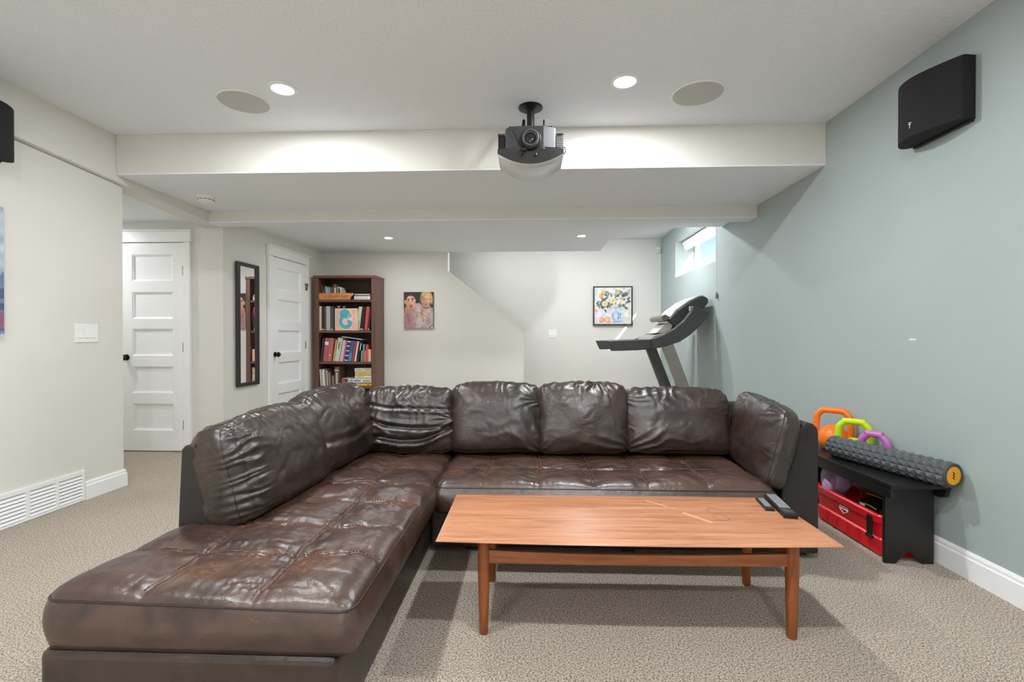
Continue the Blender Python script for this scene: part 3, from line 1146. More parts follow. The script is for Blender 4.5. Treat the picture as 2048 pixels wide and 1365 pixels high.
def rail(p0, p1, zt, zb, th, dip):
    mb = MB()
    p0, p1 = Vector(p0), Vector(p1)
    d = (p1 - p0)
    nrm = Vector((-d.y, d.x, 0)).normalized() * th / 2
    n = 16
    v = []
    for i in range(n + 1):
        t = i / n
        p = p0 + d * t
        k = 4 * t * (1 - t)
        for s, z in ((-1, zb - .003 * k), (1, zb - .003 * k), (1, zt - dip * k), (-1, zt - dip * k)):
            v.append((p.x + s * nrm.x, p.y + s * nrm.y, z))
    f = [(0, 1, 2, 3), tuple(4 * n + i for i in (3, 2, 1, 0))]
    for i in range(n):
        for k in range(4):
            l = (k + 1) % 4
            f.append((i * 4 + k, (i + 1) * 4 + k, (i + 1) * 4 + l, i * 4 + l))
    return mb.add(v, f)


rail((-.54, -.195, 0), (.565, -.188, 0), .312, .264, .018, .012).build('rail', M_TEAK_RAIL, tbl, bevel=.003)
rail((-.54, .189, 0), (.570, .190, 0), .312, .264, .018, .012).build('rail', M_TEAK_RAIL, tbl, bevel=.003)
for x, s in ((-.552, 1), (.579, 1)):
    rail((x, -.18, 0), (x, .18, 0), .335, .285, .018, .0).build('side_rail', M_TEAK_RAIL, tbl, bevel=.003)
# worn pale scratch and cup rings in the finish
sc_m = pmat((204, 152, 114), 0.4, var=.05, name='pale_worn_finish')
MB().prism([(.245, .03), (.262, .045), (.345, -.060), (.330, -.072)], .3723, .3726).build('worn_patch', sc_m, tbl)
MB().prism([(.130, .185), (.138, .192), (.215, .110), (.208, .103)], .3723, .3726).build('worn_patch', sc_m, tbl)
for cx, cy in ((.395, .065), (.392, -.01)):
    MB().tube([(cx + .030 * math.cos(a * PI / 12), cy + .030 * math.sin(a * PI / 12),   .3718) for a in range(24)], .0008, 4, closed=True).build('cup_ring', pmat((92, 60, 42), 0.5, name='ring_mark'), tbl)


# ---- remotes
def remote(label, p_far, p_near, w, th, rows, cols, pad):
    d = Vector((p_near[0] - p_far[0], p_near[1] - p_far[1], 0))
    L = d.length
    t = thing('remote_control', label, 'remote', (p_far[0], p_far[1], .3723), math.atan2(d.y, d.x), 'remote controls on the coffee table')
    MB().box(0, L, -w / 2, w / 2, .0, th).build('casing', M_BLK, t, bevel=.004, seg=3)
    bt = MB()
    bm_ = pmat((150, 152, 154), 0.5, name='grey_buttons')
    n0 = .012
    n1 = L * pad
    for i in range(rows):
        for j in range(cols):
            x = n0 + (n1 - n0) * (i + .5) / rows
            y = -w / 2 + .006 + (w - .012) * (j + .5) / cols
            a = (n1 - n0) / rows * .34
            c_ = (w - .012) / cols * .36
            bt.box(x - a, x + a, y - c_, y + c_, th - .001, th + .0022)
    o = bt.build('buttons', bm_, t)
    o['kind'] = 'stuff'
    MB().box(L * pad + .006, L - .012, -w / 2 + .008, w / 2 - .008, th - .001, th + .0012).build('front_pad', pmat((70, 72, 74), 0.3, name='grey_pad'), t, bevel=.001)
    return t


remote('large black remote control with many buttons, nearer the table end', (1.085, 2.205), (1.046, 1.955), .054, .020, 13, 4, .74)
remote('thin small black remote control lying left of the larger one', (1.028, 2.180), (1.005, 2.040), .038, .010, 9, 3, .82)

# ================================================================== BENCH, ROLLER, KETTLEBELLS, CRATE
bench = thing('low_bench', 'low black wooden bench with notched plank legs against the grey-blue wall', 'bench', (1.84, 2.82, 0))
BO = Vector((1.84, 2.82, 0))


def bb(mb, name, mat, **k):
    mb.v = [tuple(Vector(p) - BO) for p in mb.v]
    return mb.build(name, mat, bench, **k)


bb(MB().box(1.700, 1.975, 2.315, 3.35, .385, .405), 'seat_plank', M_BLACKW, bevel=.003)
bb(MB().box(1.703, 1.722, 2.325, 3.34, .335, .384), 'apron', M_BLACKW, bevel=.002)
ap_ = [(2.318, .384), (2.33, .345), (2.36, .335), (3.31, .335), (3.34, .345), (3.345, .384)]
bb(MB().prism(ap_, 1.955, 1.974, 'x'), 'apron', M_BLACKW, bevel=.002)
for y in (2.386, 3.26):
    lg = [(1.723, 0), (1.775, 0), (1.835, .064), (1.897, 0), (1.954, 0), (1.954, .384), (1.723, .384)]
    bb(MB().prism(lg, y, y + .020, 'y'), 'leg_plank', M_BLACKW, bevel=.003)

# foam roller
rp0, rp1 = Vector((1.934, 2.263, .4672)), Vector((1.774, 2.879, .4672))
rol = thing('foam_roller', 'charcoal foam roller with pyramid studs and an orange end cap on the bench', 'foam roller', tuple((rp0 + rp1) / 2))
rol.rotation_euler = (0, 0, math.atan2((rp1 - rp0).y, (rp1 - rp0).x))
RL = (rp1 - rp0).length
ncell_l, ncell_t, sub = 15, 12, 8
nl, nt_ = ncell_l * sub, ncell_t * sub
ls = np.linspace(0, 1, nl + 1)
ts = np.arange(nt_) / nt_
Lg, Tg = np.meshgrid(ls, ts, indexing='ij')
cl = np.abs((Lg * ncell_l) % 1 - .5) * 2
ct = np.abs((Tg * ncell_t) % 1 - .5) * 2
hgt = .0095 * (1 - np.maximum(cl, ct)) ** .8 - .0020 * (cl > .98) + .002 * np.exp(-((np.abs(cl - ct)) / .10) ** 2) * (1 - np.maximum(cl, ct))
rr_ = .0525 + hgt
ang_ = Tg * 2 * PI
vx = (Lg - .5) * RL
v = np.stack([vx, rr_ * np.cos(ang_), rr_ * np.sin(ang_)], -1).reshape(-1, 3)
ix = np.arange((nl + 1) * nt_).reshape(nl + 1, nt_)
q = np.stack([ix[:-1], np.roll(ix, -1, 1)[:-1], np.roll(ix, -1, 1)[1:], ix[1:]], -1).reshape(-1, 4)
link('foam_sleeve', mk_mesh('foam_sleeve', v, q), pmat((82, 86, 90), 0.55, var=.08, vs_=60, name='charcoal_foam'), rol)
e_ = -RL / 2
MB().lathe([(.0560, .0), (.0570, -.004), (.0540, -.007), (.0450, -.007), (.0430, .004), (.0430, .012)], (e_, 0, 0), 'x', 40).build('end_rim', pmat((66, 70, 74), 0.55, name='charcoal_foam_rim'), rol, smooth=True)
MB().cyl((e_ - .0045, 0, 0), .0425, .008, 'x', 40).build('end_cap', pmat((236, 166, 32), 0.4, var=.03, name='amber_plastic'), rol)
MB().tube([(e_ - .0052, .006, .017), (e_ - .0052, -.004, .012), (e_ - .0052, .004, .003), (e_ - .0052, -.005, -.003), (e_ - .0052, .006, -.010), (e_ - .0052, -.004, -.016)], .0022, 6).build('logo_mark', M_BLK, rol)
MB().cyl((-e_ - .004, 0, 0), .047, .008, 'x', 32).build('end_cap', pmat((66, 70, 74), 0.55, name='charcoal_foam_rim'), rol)


def kettlebell(label, loc, r, hw, htop, rgb, ang, base_h=None):
    t = thing('kettlebell', label, 'kettlebell', loc, ang, 'plastic kettlebells on the bench')
    m = pmat(rgb, 0.38, var=.03, vs_=8, name='kettlebell_vinyl_%d' % rgb[0])
    prof = [(r * .62, 0.0), (r * .70, .004)]
    for i in range(1, 12):
        a = -PI / 2 + .72 + (PI - .80) * i / 11
        prof.append((max(.001, r * math.cos(a)), r * .76 + r * math.sin(a)))
    MB().lathe(prof, n=32).build('body', m, t, smooth=True)
    rt = .0185
    zt = htop - rt
    zb = r * .95
    w0 = hw * .86
    pts = []
    ctrl = [(-w0 * .72, zb - .03), (-w0 * .98, zb + .01), (-hw + rt, (zb + zt) / 2), (-hw + rt + .006, zt - .035), (-hw + rt + .030, zt - .006), (-hw * .4, zt), (hw * .4, zt), (hw - rt - .030, zt - .006), (hw - rt - .006, zt - .035), (hw - rt, (zb + zt) / 2), (w0 * .98, zb + .01), (w0 * .72, zb - .03)]
    P_ = [Vector((x, 0, z)) for x, z in ctrl]
    for i in range(len(P_) - 1):
        a0, a1, a2, a3 = P_[max(i - 1, 0)], P_[i], P_[i + 1], P_[min(i + 2, len(P_) - 1)]
        for k in range(5):
            s = k / 5
            pts.append(.5 * ((2 * a1) + (-a0 + a2) * s + (2 * a0 - 5 * a1 + 4 * a2 - a3) * s * s + (-a0 + 3 * a1 - 3 * a2 + a3) * s ** 3))
    pts.append(P_[-1])
    MB().tube(pts, rt, 14).build('handle', m, t, smooth=True)
    return t


kettlebell('orange kettlebell, the largest and furthest along the bench', (1.888, 3.055, .4052), .086, .108, .258, (244, 122, 30), R(-42))
kettlebell('lime green kettlebell between the orange and purple ones', (1.902, 2.885, .4052), .060, .096, .218, (196, 224, 32), R(-42))
kettlebell('purple kettlebell, the smallest, closest to the roller end cap', (1.922, 2.745, .4052), .041, .084, .172, (190, 110, 182), R(-58))

# red crate under the bench
crate = thing('red_crate', 'red ribbed plastic cooler tub with black latch under the bench', 'tub', (1.862, 2.70, 0))
M_RED = pmat((214, 20, 34), 0.32, var=.04, name='glossy_red_plastic')


def crate_shell():
    # hollow tub: outer tapered wall, rim, inner wall
    x0, x1, y0, y1 = -.112, .092, -.255, .29
    rings = [(.012, 0), (0.0, .012), (-.004, .085), (.004, .092), (-.006, .165), (-.016, .172), (-.018, .205), (-.012, .211), (.004, .211), (.008, .20), (.014, .03)]
    mb = MB()
    v = []

    def ring(ins, z):
        r_ = .03
        pts = []
        for cx, cy, a0 in ((x1 - r_, y1 - r_, 0), (x0 + r_, y1 - r_, PI / 2), (x0 + r_, y0 + r_, PI), (x1 - r_, y0 + r_, 1.5 * PI)):
            for k in range(6):
                a = a0 + PI / 2 * k / 5
                pts.append((cx + (r_ - ins) * math.cos(a), cy + (r_ - ins) * math.sin(a), z))
        return pts
    n = 24
    for ins, z in rings:
        v += ring(ins, z)
    f = [tuple(range(n))[::-1]]
    for k in range(len(rings) - 1):
        for i in range(n):
            j = (i + 1) % n
            f.append((k * n + i, k * n + j, (k + 1) * n + j, (k + 1) * n + i))
    f.append(tuple(range((len(rings) - 1) * n, len(rings) * n)))
    return mb.add(v, f)


crate_shell().build('tub', M_RED, crate, smooth=True)
for k in range(5):
    y = -.17 + k * .088
    MB().box(-.119, -.110, y, y + .044, .016, .084).build('rib', M_RED, crate, bevel=.004)
MB().box(-.137, -.128, -.215, -.180, .095, .196).box(-.140, -.126, -.221, -.174, .082, .097).build('latch', M_BLK, crate, bevel=.003)
MB().tube([(-.1205, .055, .158), (-.1205, -.010, .158), (-.1205, -.014, .142), (-.1205, .022, .122), (-.1205, .058, .142)], .0016, 5, closed=True).build('badge_outline', M_PLATE, crate)
lt = MB()
for k in range(5):
    lt.box(-.1215, -.1195, .048 - k * .012 - .008, .048 - k * .012, .142 + (.002 if k % 2 else 0), .150)
lt.build('badge_lettering', M_PLATE, crate)


def blob(name, parent, mat, half, loc, rot, p=2.6, seed=0, amp=.008, fn=None):
    P_ = CSV[:, :]
    a, b_, c_ = P_.T
    L = (np.abs(a) ** p + np.abs(b_) ** p + np.abs(c_) ** p) ** (1 / p)
    Q = P_ / L[:, None]
    if fn is not None:
        Q = fn(Q)
    n_ = vnoise(Q[:, 0] * 2 + seed, Q[:, 1] * 2, Q[:, 2] * 2) - .5
    Q = Q * np.array(half) + (Q / (np.linalg.norm(Q, axis=1, keepdims=True) + 1e-6)) * (n_ * amp * 2)[:, None]
    me = mk_mesh(name, Q, CSF, True)
    bm = bmesh.new()
    bm.from_mesh(me)
    bmesh.ops.recalc_face_normals(bm, faces=bm.faces)
    bm.to_mesh(me)
    bm.free()
    return link(name, me, mat, parent, loc, rot)


gv = thing('boxing_glove', 'lilac boxing glove sticking out of the red tub', 'glove', (1.822, 2.915, .15))
M_LILAC = pmat((196, 160, 202), 0.42, var=.04, bmp=.15, bs=120, name='lilac_vinyl')
blob('fist', gv, M_LILAC, (.066, .085, .095), (0, 0, .115), (.35, .2, 0), 2.5, 3, .006)
blob('thumb', gv, M_LILAC, (.028, .034, .062), (-.056, -.030, .095), (.3, .25, .2), 2.4, 6, .003)
MB().lathe([(.040, -.03), (.046, 0), (.045, .035), (.040, .05)], (0, 0, 0), 'z', 20).build('cuff', pmat((150, 120, 130), .5, name='lilac_cuff'), gv, smooth=True)
pdm = thing('sparring_pad', 'black padded glove with yellow piping lying in the red tub', 'sports pad', (1.855, 2.585, .10))
blob('pad_body', pdm, pmat((20, 20, 22), .4, var=.1, bmp=.2, bs=150, name='black_vinyl'), (.070, .105, .045), (0, 0, .095), (.0, -.25, .1), 3.0, 11, .006)
MB().tube([(-.022 + .012 * math.sin(t * 3), -.10 + .2 * t, .148 + .006 * math.sin(PI * t)) for t in [i / 10 for i in range(11)]], .0028, 6).build('yellow_piping', pmat((224, 206, 60), .5, name='yellow_piping'), pdm)
MB().tube([(-.072, -.055 + .1 * t, .112 + .004 * math.sin(PI * t)) for t in [i / 8 for i in range(9)]], .0026, 6).build('yellow_piping', pmat((224, 206, 60), .5, name='yellow_piping'), pdm)
lt = MB()
for k in range(4):
    lt.box(-.069, -.066, .012 + k * .010, .019 + k * .010, .118, .130)
lt.build('white_lettering', M_PLATE, pdm, rot=(0, -.15, 0))
rs_ = thing('jump_rope_handle', 'thin dark red handle standing in the red tub', 'handle', (1.842, 2.745, .04))
MB().tube([(0, 0, 0), (.0, -.004, .12), (.004, -.012, .205)], [.007, .008, .009], 10).build('grip', pmat((150, 24, 34), .4, name='dark_red_grip'), rs_, smooth=True)
MB().lathe([(.0085, 0), (.0095, .008), (.006, .012)], (-.0, -.006, .14), 'z', 12).build('ring', M_METAL, rs_)

# ================================================================== WALL AND CEILING FITTINGS
# wall speakers: outline in plan (depth out of the wall, along the wall), extruded upwards
M_GRILLE = pmat((24, 24, 27), 0.85, var=.2, vs_=300, bmp=.4, bs=900, name='black_speaker_cloth')


def wall_speaker(label, wall_x, yoff, side):
    t = thing('wall_speaker', label, 'speaker', (wall_x, 2.41 + yoff, 2.087), 0, 'black wall speakers')
    pl = [(0.0, -.175), (.030, -.180), (.052, -.185), (.066, -.178), (.105, -.105), (.128, -.05), (.140, -.005), (.1435, .03), (.138, .075), (.122, .115), (.098, .15), (.068, .178), (.040, .180), (.012, .160), (.0, .15)]
    # smooth the outline
    P_ = [Vector((a, b_, 0)) for a, b_ in pl]
    for _ in range(2):
        Q = []
        for i in range(len(P_) - 1):
            Q += [P_[i] * .75 + P_[i + 1] * .25, P_[i] * .25 + P_[i + 1] * .75]
        P_ = [P_[0]] + Q + [P_[-1]]
    poly = [(-side * p.x, p.y) for p in P_]
    MB().prism(poly, .0, .285).build('cabinet', M_GRILLE, t, bevel=.006, seg=3)
    back = [(-side * .022, -.170), (-side * .022, .150), (-side * .0005, .150), (-side * .0005, -.170)]
    MB().prism(back, -.010, .0).build('mounting_plate', M_BLK, t)
    # small white emblem on the grille near the far lower corner
    em = MB()
    nx_, ny_ = .82, .57
    c_ = Vector((.1415, .012, .052))
    tdir = Vector((-ny_, nx_, 0)) * 1.0
    tdir = Vector((.0035, .035, 0)).normalized()
    nrm = Vector((tdir.y, -tdir.x, 0))
    if nrm.x < 0:
        nrm = -nrm

    def pt(a, z):
        p = c_ + tdir * a + nrm * .0030
        return (-side * p.x, p.y, p.z + z)
    for seg_ in (((-.009, .012), (.008, .016)), ((-.007, .004), (.008, .008)), ((-.002, .014), (.0, -.006)), ((.0, -.006), (.0025, -.013))):
        em.tube([pt(*seg_[0]), pt(*seg_[1])], .0016, 5)
    em.build('emblem', M_PLATE, t)
    return t


wall_speaker('black cloth-covered wall speaker on the grey-blue wall', XR, 0, 1)
wall_speaker('black cloth-covered wall speaker at the left picture edge', -2.978, .005, -1)

# return air grille
vg = thing('return_air_grille', 'long white return air grille low on the left wall', 'vent', (XL, 2.56, 0))
sec = []
y1_ = 3.112 - 2.56
pitch_ = .180
frame = MB().box(.0, .012, -.555, y1_, .180, .206).box(.0, .012, -.555, y1_, .002, .016)
ys_ = [y1_ - .020]
frame.box(.0, .012, y1_ - .020, y1_, .016, .180)
edges = []
y = y1_ - .020
for k in range(6):
    edges.append((y - .157, y))
    frame.box(.0, .012, y - .157 - .023, y - .157, .016, .180)
    y -= .180
frame.build('frame', M_TRIM, vg, bevel=.0015)
MB().box(.0002, .0012, -.55, y1_ - .005, .01, .19).build('dark_backing', M_DARK, vg)
slat_me = None
for a, b_ in edges:
    for k in range(8):
        z = .0225 + k * .0222
        if slat_me is None:
            s = MB()
            L = b_ - a
            s.add([(.0014, 0, .0165), (.0014, L, .0165), (.0095, L, .000), (.0095, 0, .000), (.0105, 0, .0015), (.0105, L, .0015), (.003, L, .0178), (.003, 0, .0178)],
                  [(0, 1, 2, 3), (3, 2, 5, 4), (4, 5, 6, 7), (7, 6, 1, 0), (0, 3, 4, 7), (1, 6, 5, 2)])
            slat_me = mk_mesh('louver', s.v, s.f)
        link('louver', slat_me, M_TRIM, vg, (0, a, z - .004))


# switch and outlet plates
def plate(name, label, loc, rotz, w, h, rockers, cat='switch'):
    t = thing(name, label, cat, loc, rotz)
    MB().box(-w / 2, w / 2, -.006, -.0005, -h / 2, h / 2).build('cover_plate', M_PLATE, t, bevel=.002)
    for k in range(rockers):
        x = (k - (rockers - 1) / 2) * .046
        if cat == 'switch':
            MB().box(x - .0165, x + .0165, -.0068, -.0060, -.034, .034).build('rocker_frame', pmat((222, 222, 220), .4, name='pale_grey_plastic'), t)  # slightly greyer plastic around each rocker
            MB().add([(x - .015, -.0068, -.032), (x + .015, -.0068, -.032), (x + .015, -.0068, .032), (x - .015, -.0068, .032), (x - .015, -.0115, -.030), (x + .015, -.0115, -.030), (x + .015, -.0075, .031), (x - .015, -.0075, .031)],
                     [(4, 5, 6, 7), (0, 1, 5, 4), (1, 2, 6, 5), (2, 3, 7, 6), (3, 0, 4, 7)]).build('rocker', M_PLATE, t)
        else:
            for z in (-.02, .02):
                MB().box(x - .015, x + .015, -.0075, -.006, z - .013, z + .013).build('socket', M_PLATE, t, bevel=.002)
    return t


plate('light_switch', 'white triple rocker switch plate on the left wall', (XL, 3.136, 1.130), R(90), .172, .124, 3)
plate('light_switch', 'white double switch plate on the far wall below left of the painting', (.340, 7.42, 1.161), 0, .122, .122, 2)
plate('power_outlet', 'small white outlet on the stair wall just above the sofa', (-1.535, 6.45, .42), 0, .072, .115, 1, 'outlet')
plate('power_outlet', 'white outlet low on the blue wall behind the treadmill uprights', (XR, 6.98, .40), R(-90), .072, .115, 1, 'outlet')

# ceiling speakers
for x, y, lb in ((-1.765, 2.89, 'round grey ceiling speaker left of the projector'), (.995, 2.895, 'round grey ceiling speaker right of the projector')):
    t = thing('ceiling_speaker', lb, 'speaker', (x, y, ZC), 0, 'round in-ceiling speakers')
    MB().lathe([(.150, -.0002), (.150, -.006), (.146, -.009), (.143, -.0085), (.143, -.0004)], n=48).build('rim', M_PLATE, t, smooth=True)
    MB().cyl((0, 0, -.0075), .1428, .006, n=48).build('grille', pmat((196, 196, 194), .75, var=.1, vs_=500, bmp=.4, bs=1200, name='perforated_grille'), t)

# smoke detector
sd = thing('smoke_detector', 'white round smoke detector under the soffit', 'smoke detector', (-2.69, 3.872, 2.271))
MB().lathe([(.066, 0), (.068, -.010), (.064, -.018)], n=32).build('base', M_PLATE, sd, smooth=True)
MB().lathe([(.060, -.018), (.060, -.026), (.056, -.030), (.058, -.036), (.052, -.046), (.030, -.050), (.001, -.050)], n=32).build('cover', M_PLATE, sd, smooth=True)
for k in range(12):
    a = 2 * PI * k / 12
    MB().box(-.009, .009, .0585, .0605, -.0315, -.0265).build('vent_slot', pmat((120, 120, 118), .6, name='vent_grey'), sd, rot=(0, 0, a))

# motion sensor in the far corner
ms = thing('motion_sensor', 'small white motion sensor high in the far corner', 'sensor', (1.955, 7.415, 2.40))
MB().box(-.030, .030, -.045, 0, 0, .085).build('housing', M_PLATE, ms, bevel=.008, seg=3)
MB().box(-.022, .022, -.048, -.0455, .012, .045).build('lens', pmat((206, 206, 204), .3, name='sensor_lens'), ms, bevel=.001)

# ceiling plates above the projector
for x, lb in ((-.030, 'white ceiling cover plate left of the projector pole'), (.078, 'white ceiling cover plate right of the projector pole')):
    t = thing('ceiling_plate', lb, 'outlet', (x, 3.250, ZC), 0, 'white cover plates by the projector mount')
    MB().box(-.050, .050, -.070, .070, -.005, -.0003).build('cover_plate', M_PLATE, t, bevel=.002)
    MB().box(-.017, .017, -.034, .034, -.0066, -.0052).build('socket', M_PLATE, t, bevel=.001)

# ================================================================== PROJECTOR
pj = thing('projector', 'black and silver ceiling projector hanging from a short pole', 'projector', (0, 3.035, ZC))
MB().lathe([(.076, -.0002), (.077, -.006), (.070, -.011), (.034, -.016), (.026, -.024)], n=36).build('ceiling_flange', M_BLK, pj, smooth=True)
for k in range(4):
    a = PI / 4 + k * PI / 2
    MB().lathe([(.005, -.0095), (.005, -.0135), (.002, -.0145)], (.058 * math.cos(a), .058 * math.sin(a), 0), n=10).build('screw', M_METAL, pj)
MB().cyl((0, 0, -.185), .0235, .165, n=24).build('pole', M_BLK, pj, smooth=True)
MB().lathe([(.030, -.150), (.052, -.165), (.072, -.190), (.076, -.205), (.06, -.212)], n=32).build('pole_collar', M_BLK, pj, smooth=True)
M_GUN = pmat((72, 74, 76), 0.4, var=.06, name='gunmetal_plastic')
M_SILV = pmat((208, 211, 212), 0.22, metal=.0, var=.03, name='silver_plastic')
yb0, yb1 = -.285, .115      # front and rear of the body, local y
MB().box(-.13, .13, -.20, .10, -.225, -.205).build('mount_bracket', M_BLK, pj, bevel=.004)
body = [(-.150, -.20), (-.150, yb1 - .02), (-.14, yb1), (.14, yb1), (.150, yb1 - .02), (.150, -.20), (.145, -.225), (.075, yb0 + .030), (-.075, yb0 + .030), (-.145, -.225)]
MB().prism(body, -.365, -.226).build('body', M_GUN, pj, bevel=.006, seg=3)
# lower silver shell: front edge bows forward and down


def shell(z_side, z_mid, grow, name, mat, y_front_mid, y_front_side, zb_mid, zb_side):
    n = 24
    v = []
    f = []
    for i in range(n + 1):
        t = -1 + 2 * i / n
        x = t * .194
        k = 1 - t * t
        yf = y_front_side + (y_front_mid - y_front_side) * k
        zt = z_side + (z_mid - z_side) * k
        zb = zb_side + (zb_mid - zb_side) * k
        yb = yb1 - .012 * (abs(t) ** 4)
        v += [(x, yf, zt), (x * .99, yf + .008, zb + .002), (x * .975, yf + .05, zb), (x * .92, yb - .05, zb + .004), (x * .93, yb, zb + .03), (x, yb, z_side), ]
    m = 6
    for i in range(n):
        for j in range(m):
            l = (j + 1) % m
            f.append((i * m + j, i * m + l, (i + 1) * m + l, (i + 1) * m + j))
    f.append(tuple(range(m))[::-1])
    f.append(tuple(range(n * m, (n + 1) * m)))
    return MB().add(v, f).build(name, mat, pj, smooth=True)


shell(-.372, -.440, 0, 'silver_cover', M_SILV, -.232, -.215, -.447, -.385)
# dark sloping chin under the lens
n = 28
v = []
f = []
for i in range(n + 1):
    t = -1 + 2 * i / n
    k = 1 - t * t
    yt = -.225 - .035 * k
    v += [(t * .194, yt, -.350), (t * .194, -.217 - .019 * k, -.3725 - .068 * k), (t * .19, -.16, -.3725 - .060 * k), (t * .19, -.16, -.350)]
for i in range(n):
    for j in range(4):
        l = (j + 1) % 4
        f.append((i * 4 + j, (i + 1) * 4 + j, (i + 1) * 4 + l, i * 4 + l))
f += [(0, 1, 2, 3), (n * 4 + 3, n * 4 + 2, n * 4 + 1, n * 4)]
MB().add(v, f).build('front_chin', pmat((46, 47, 48), .45, var=.06, name='dark_chin_plastic'), pj, smooth=True)
ln = (0.0, yb0, -.312)
MB().lathe([(.062, .045), (.062, .015), (.056, .004), (.050, .004)], ln, 'y', 36).build('lens_housing', M_BLK, pj, smooth=True)
MB().lathe([(.048, .02), (.048, -.012), (.045, -.016), (.040, -.015), (.036, -.004), (.030, -.002)], ln, 'y', 36).build('lens_ring', pmat((96, 98, 98), .35, var=.05, name='lens_ring_grey'), pj, smooth=True)
MB().lathe([(.033, -.002), (.028, -.007), (.016, -.011), (.001, -.012)], ln, 'y', 32).build('lens_glass', pmat((26, 28, 30), .06, var=.02, spec=.8, name='lens_glass_dark'), pj, smooth=True)
# side vents
for s_, m_ in ((-1, M_BLK), (1, pmat((150, 152, 150), .35, metal=.2, name='vent_silver_grey'))):
    x0_, x1_ = (.151, .192) if s_ > 0 else (-.192, -.151)
    MB().box(x0_, x1_, -.205, yb1 - .02, -.352, -.262).build('side_pod', M_BLK, pj, bevel=.004)
    for za, zb_ in ((-.2665, -.258), (-.3565, -.350)):
        MB().box(x0_, x1_, -.222, -.206, za, zb_).build('vent_frame', M_GUN, pj, bevel=.001)
    if s_ > 0:
        for k in range(8):
            z_ = -.347 + k * .0100
            MB().box(x0_, x1_, -.218, -.2055, z_, z_ + .005).build('vent_fin', m_, pj)
MB().tube([(-.115, -.205, -.228), (-.108, -.262, -.262), (-.085, -.278, -.310), (-.062, -.285, -.350), (-.040, -.290, -.372)], .0035, 8).build('lens_cap_strap', M_BLK, pj)
MB().box(-.062, -.020, -.295, -.272, -.384, -.366).build('lens_cap', M_BLK, pj, bevel=.006)
MB().tube([(.190, -.06, -.272), (.212, -.07, -.285), (.216, -.07, -.310), (.200, -.06, -.325), (.188, -.05, -.326)], .003, 6).build('power_cable', M_BLK, pj)
MB().tube([(.088, .15, -.012), (.088, .140, -.12), (.084, .08, -.20), (.08, .05, -.226)], .005, 8).build('power_cable', M_BLK, pj)
MB().tube([(-.045, .15, -.012), (-.046, .145, -.05), (-.046, .12, -.09), (-.05, .06, -.20), (-.05, .05, -.226)], [.010, .013, .013, .006, .006], 8).build('video_cable', M_BLK, pj)
for x in (-.055, .03):
    MB().lathe([(.008, -.372), (.008, -.384), (.004, -.388)], (x, -.262, -.018), n=10).build('foot', M_BLK, pj)

# ================================================================== TREADMILL
tm = thing('treadmill', 'grey treadmill with tilted console by the far end of the blue wall', 'treadmill', (1.3, 5.58, 0))
TO = Vector((1.3, 5.58, 0))
M_TGREY = pmat((128, 126, 118), 0.42, var=.05, name='treadmill_grey_metal')
M_TDARK = pmat((62, 64, 64), 0.5, var=.08, bmp=.1, bs=400, name='treadmill_dark_plastic')
M_TUP = pmat((92, 92, 86), 0.45, var=.05, name='treadmill_grey_metal_shaded')  # darker copy of the treadmill grey, shade painted onto the far upright


def tb(mb, name, mat, **k):
    mb.v = [tuple(Vector(p) - TO) for p in mb.v]
    return mb.build(name, mat, tm, **k)


YN, YF = 5.20, 5.96
tb(MB().box(.05, 1.83, YN + .02, YF - .02, .03, .15), 'deck', M_TDARK, bevel=.02)
tb(MB().box(.07, 1.45, YN + .13, YF - .13, .150, .156), 'running_belt', M_BLK)
for y in (YN + .02, YF - .11):
    tb(MB().box(.05, 1.60, y, y + .09, .150, .165), 'foot_rail', M_TGREY, bevel=.004)
tb(MB().box(1.46, 1.84, YN + .04, YF - .04, .15, .27), 'motor_hood', M_TDARK, bevel=.03, seg=3)
for x in (.12, 1.72):
    for y in (YN + .06, YF - .10):
        tb(MB().box(x, x + .08, y, y + .04, 0, .032), 'foot', M_BLK)
# uprights
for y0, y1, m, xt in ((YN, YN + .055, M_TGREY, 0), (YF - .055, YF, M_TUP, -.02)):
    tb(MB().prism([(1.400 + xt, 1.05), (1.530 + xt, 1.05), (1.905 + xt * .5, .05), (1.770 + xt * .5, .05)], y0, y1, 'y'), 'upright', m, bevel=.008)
# sweeping side arms with handrails


def arm_poly(dx):
    up = [(1.300, 1.084), (1.42, 1.128), (1.55, 1.200), (1.65, 1.285), (1.715, 1.372), (1.742, 1.438), (1.775, 1.437)]
    dn = [(1.905, 1.372), (1.893, 1.318), (1.815, 1.225), (1.715, 1.130), (1.60, 1.055), (1.45, 1.005), (1.320, .978)]
    return [(x + dx, z) for x, z in up + dn]


for y0, y1, dx in ((YN - .01, YN + .075, 0), (YF - .075, YF + .01, -.02)):
    tb(MB().prism(arm_poly(dx), y0, y1, 'y'), 'side_arm', M_TDARK, bevel=.010, seg=3)
    hp = [(.822 + dx, 1.066), (1.00 + dx, 1.072), (1.15 + dx, 1.078), (1.297 + dx, 1.083), (1.297 + dx, .976), (1.15 + dx, .964), (1.00 + dx, .958), (.872 + dx, .956)]
    tb(MB().prism(hp, y0 + .012, y1 - .012, 'y'), 'handrail', M_TDARK, bevel=.012, seg=3)
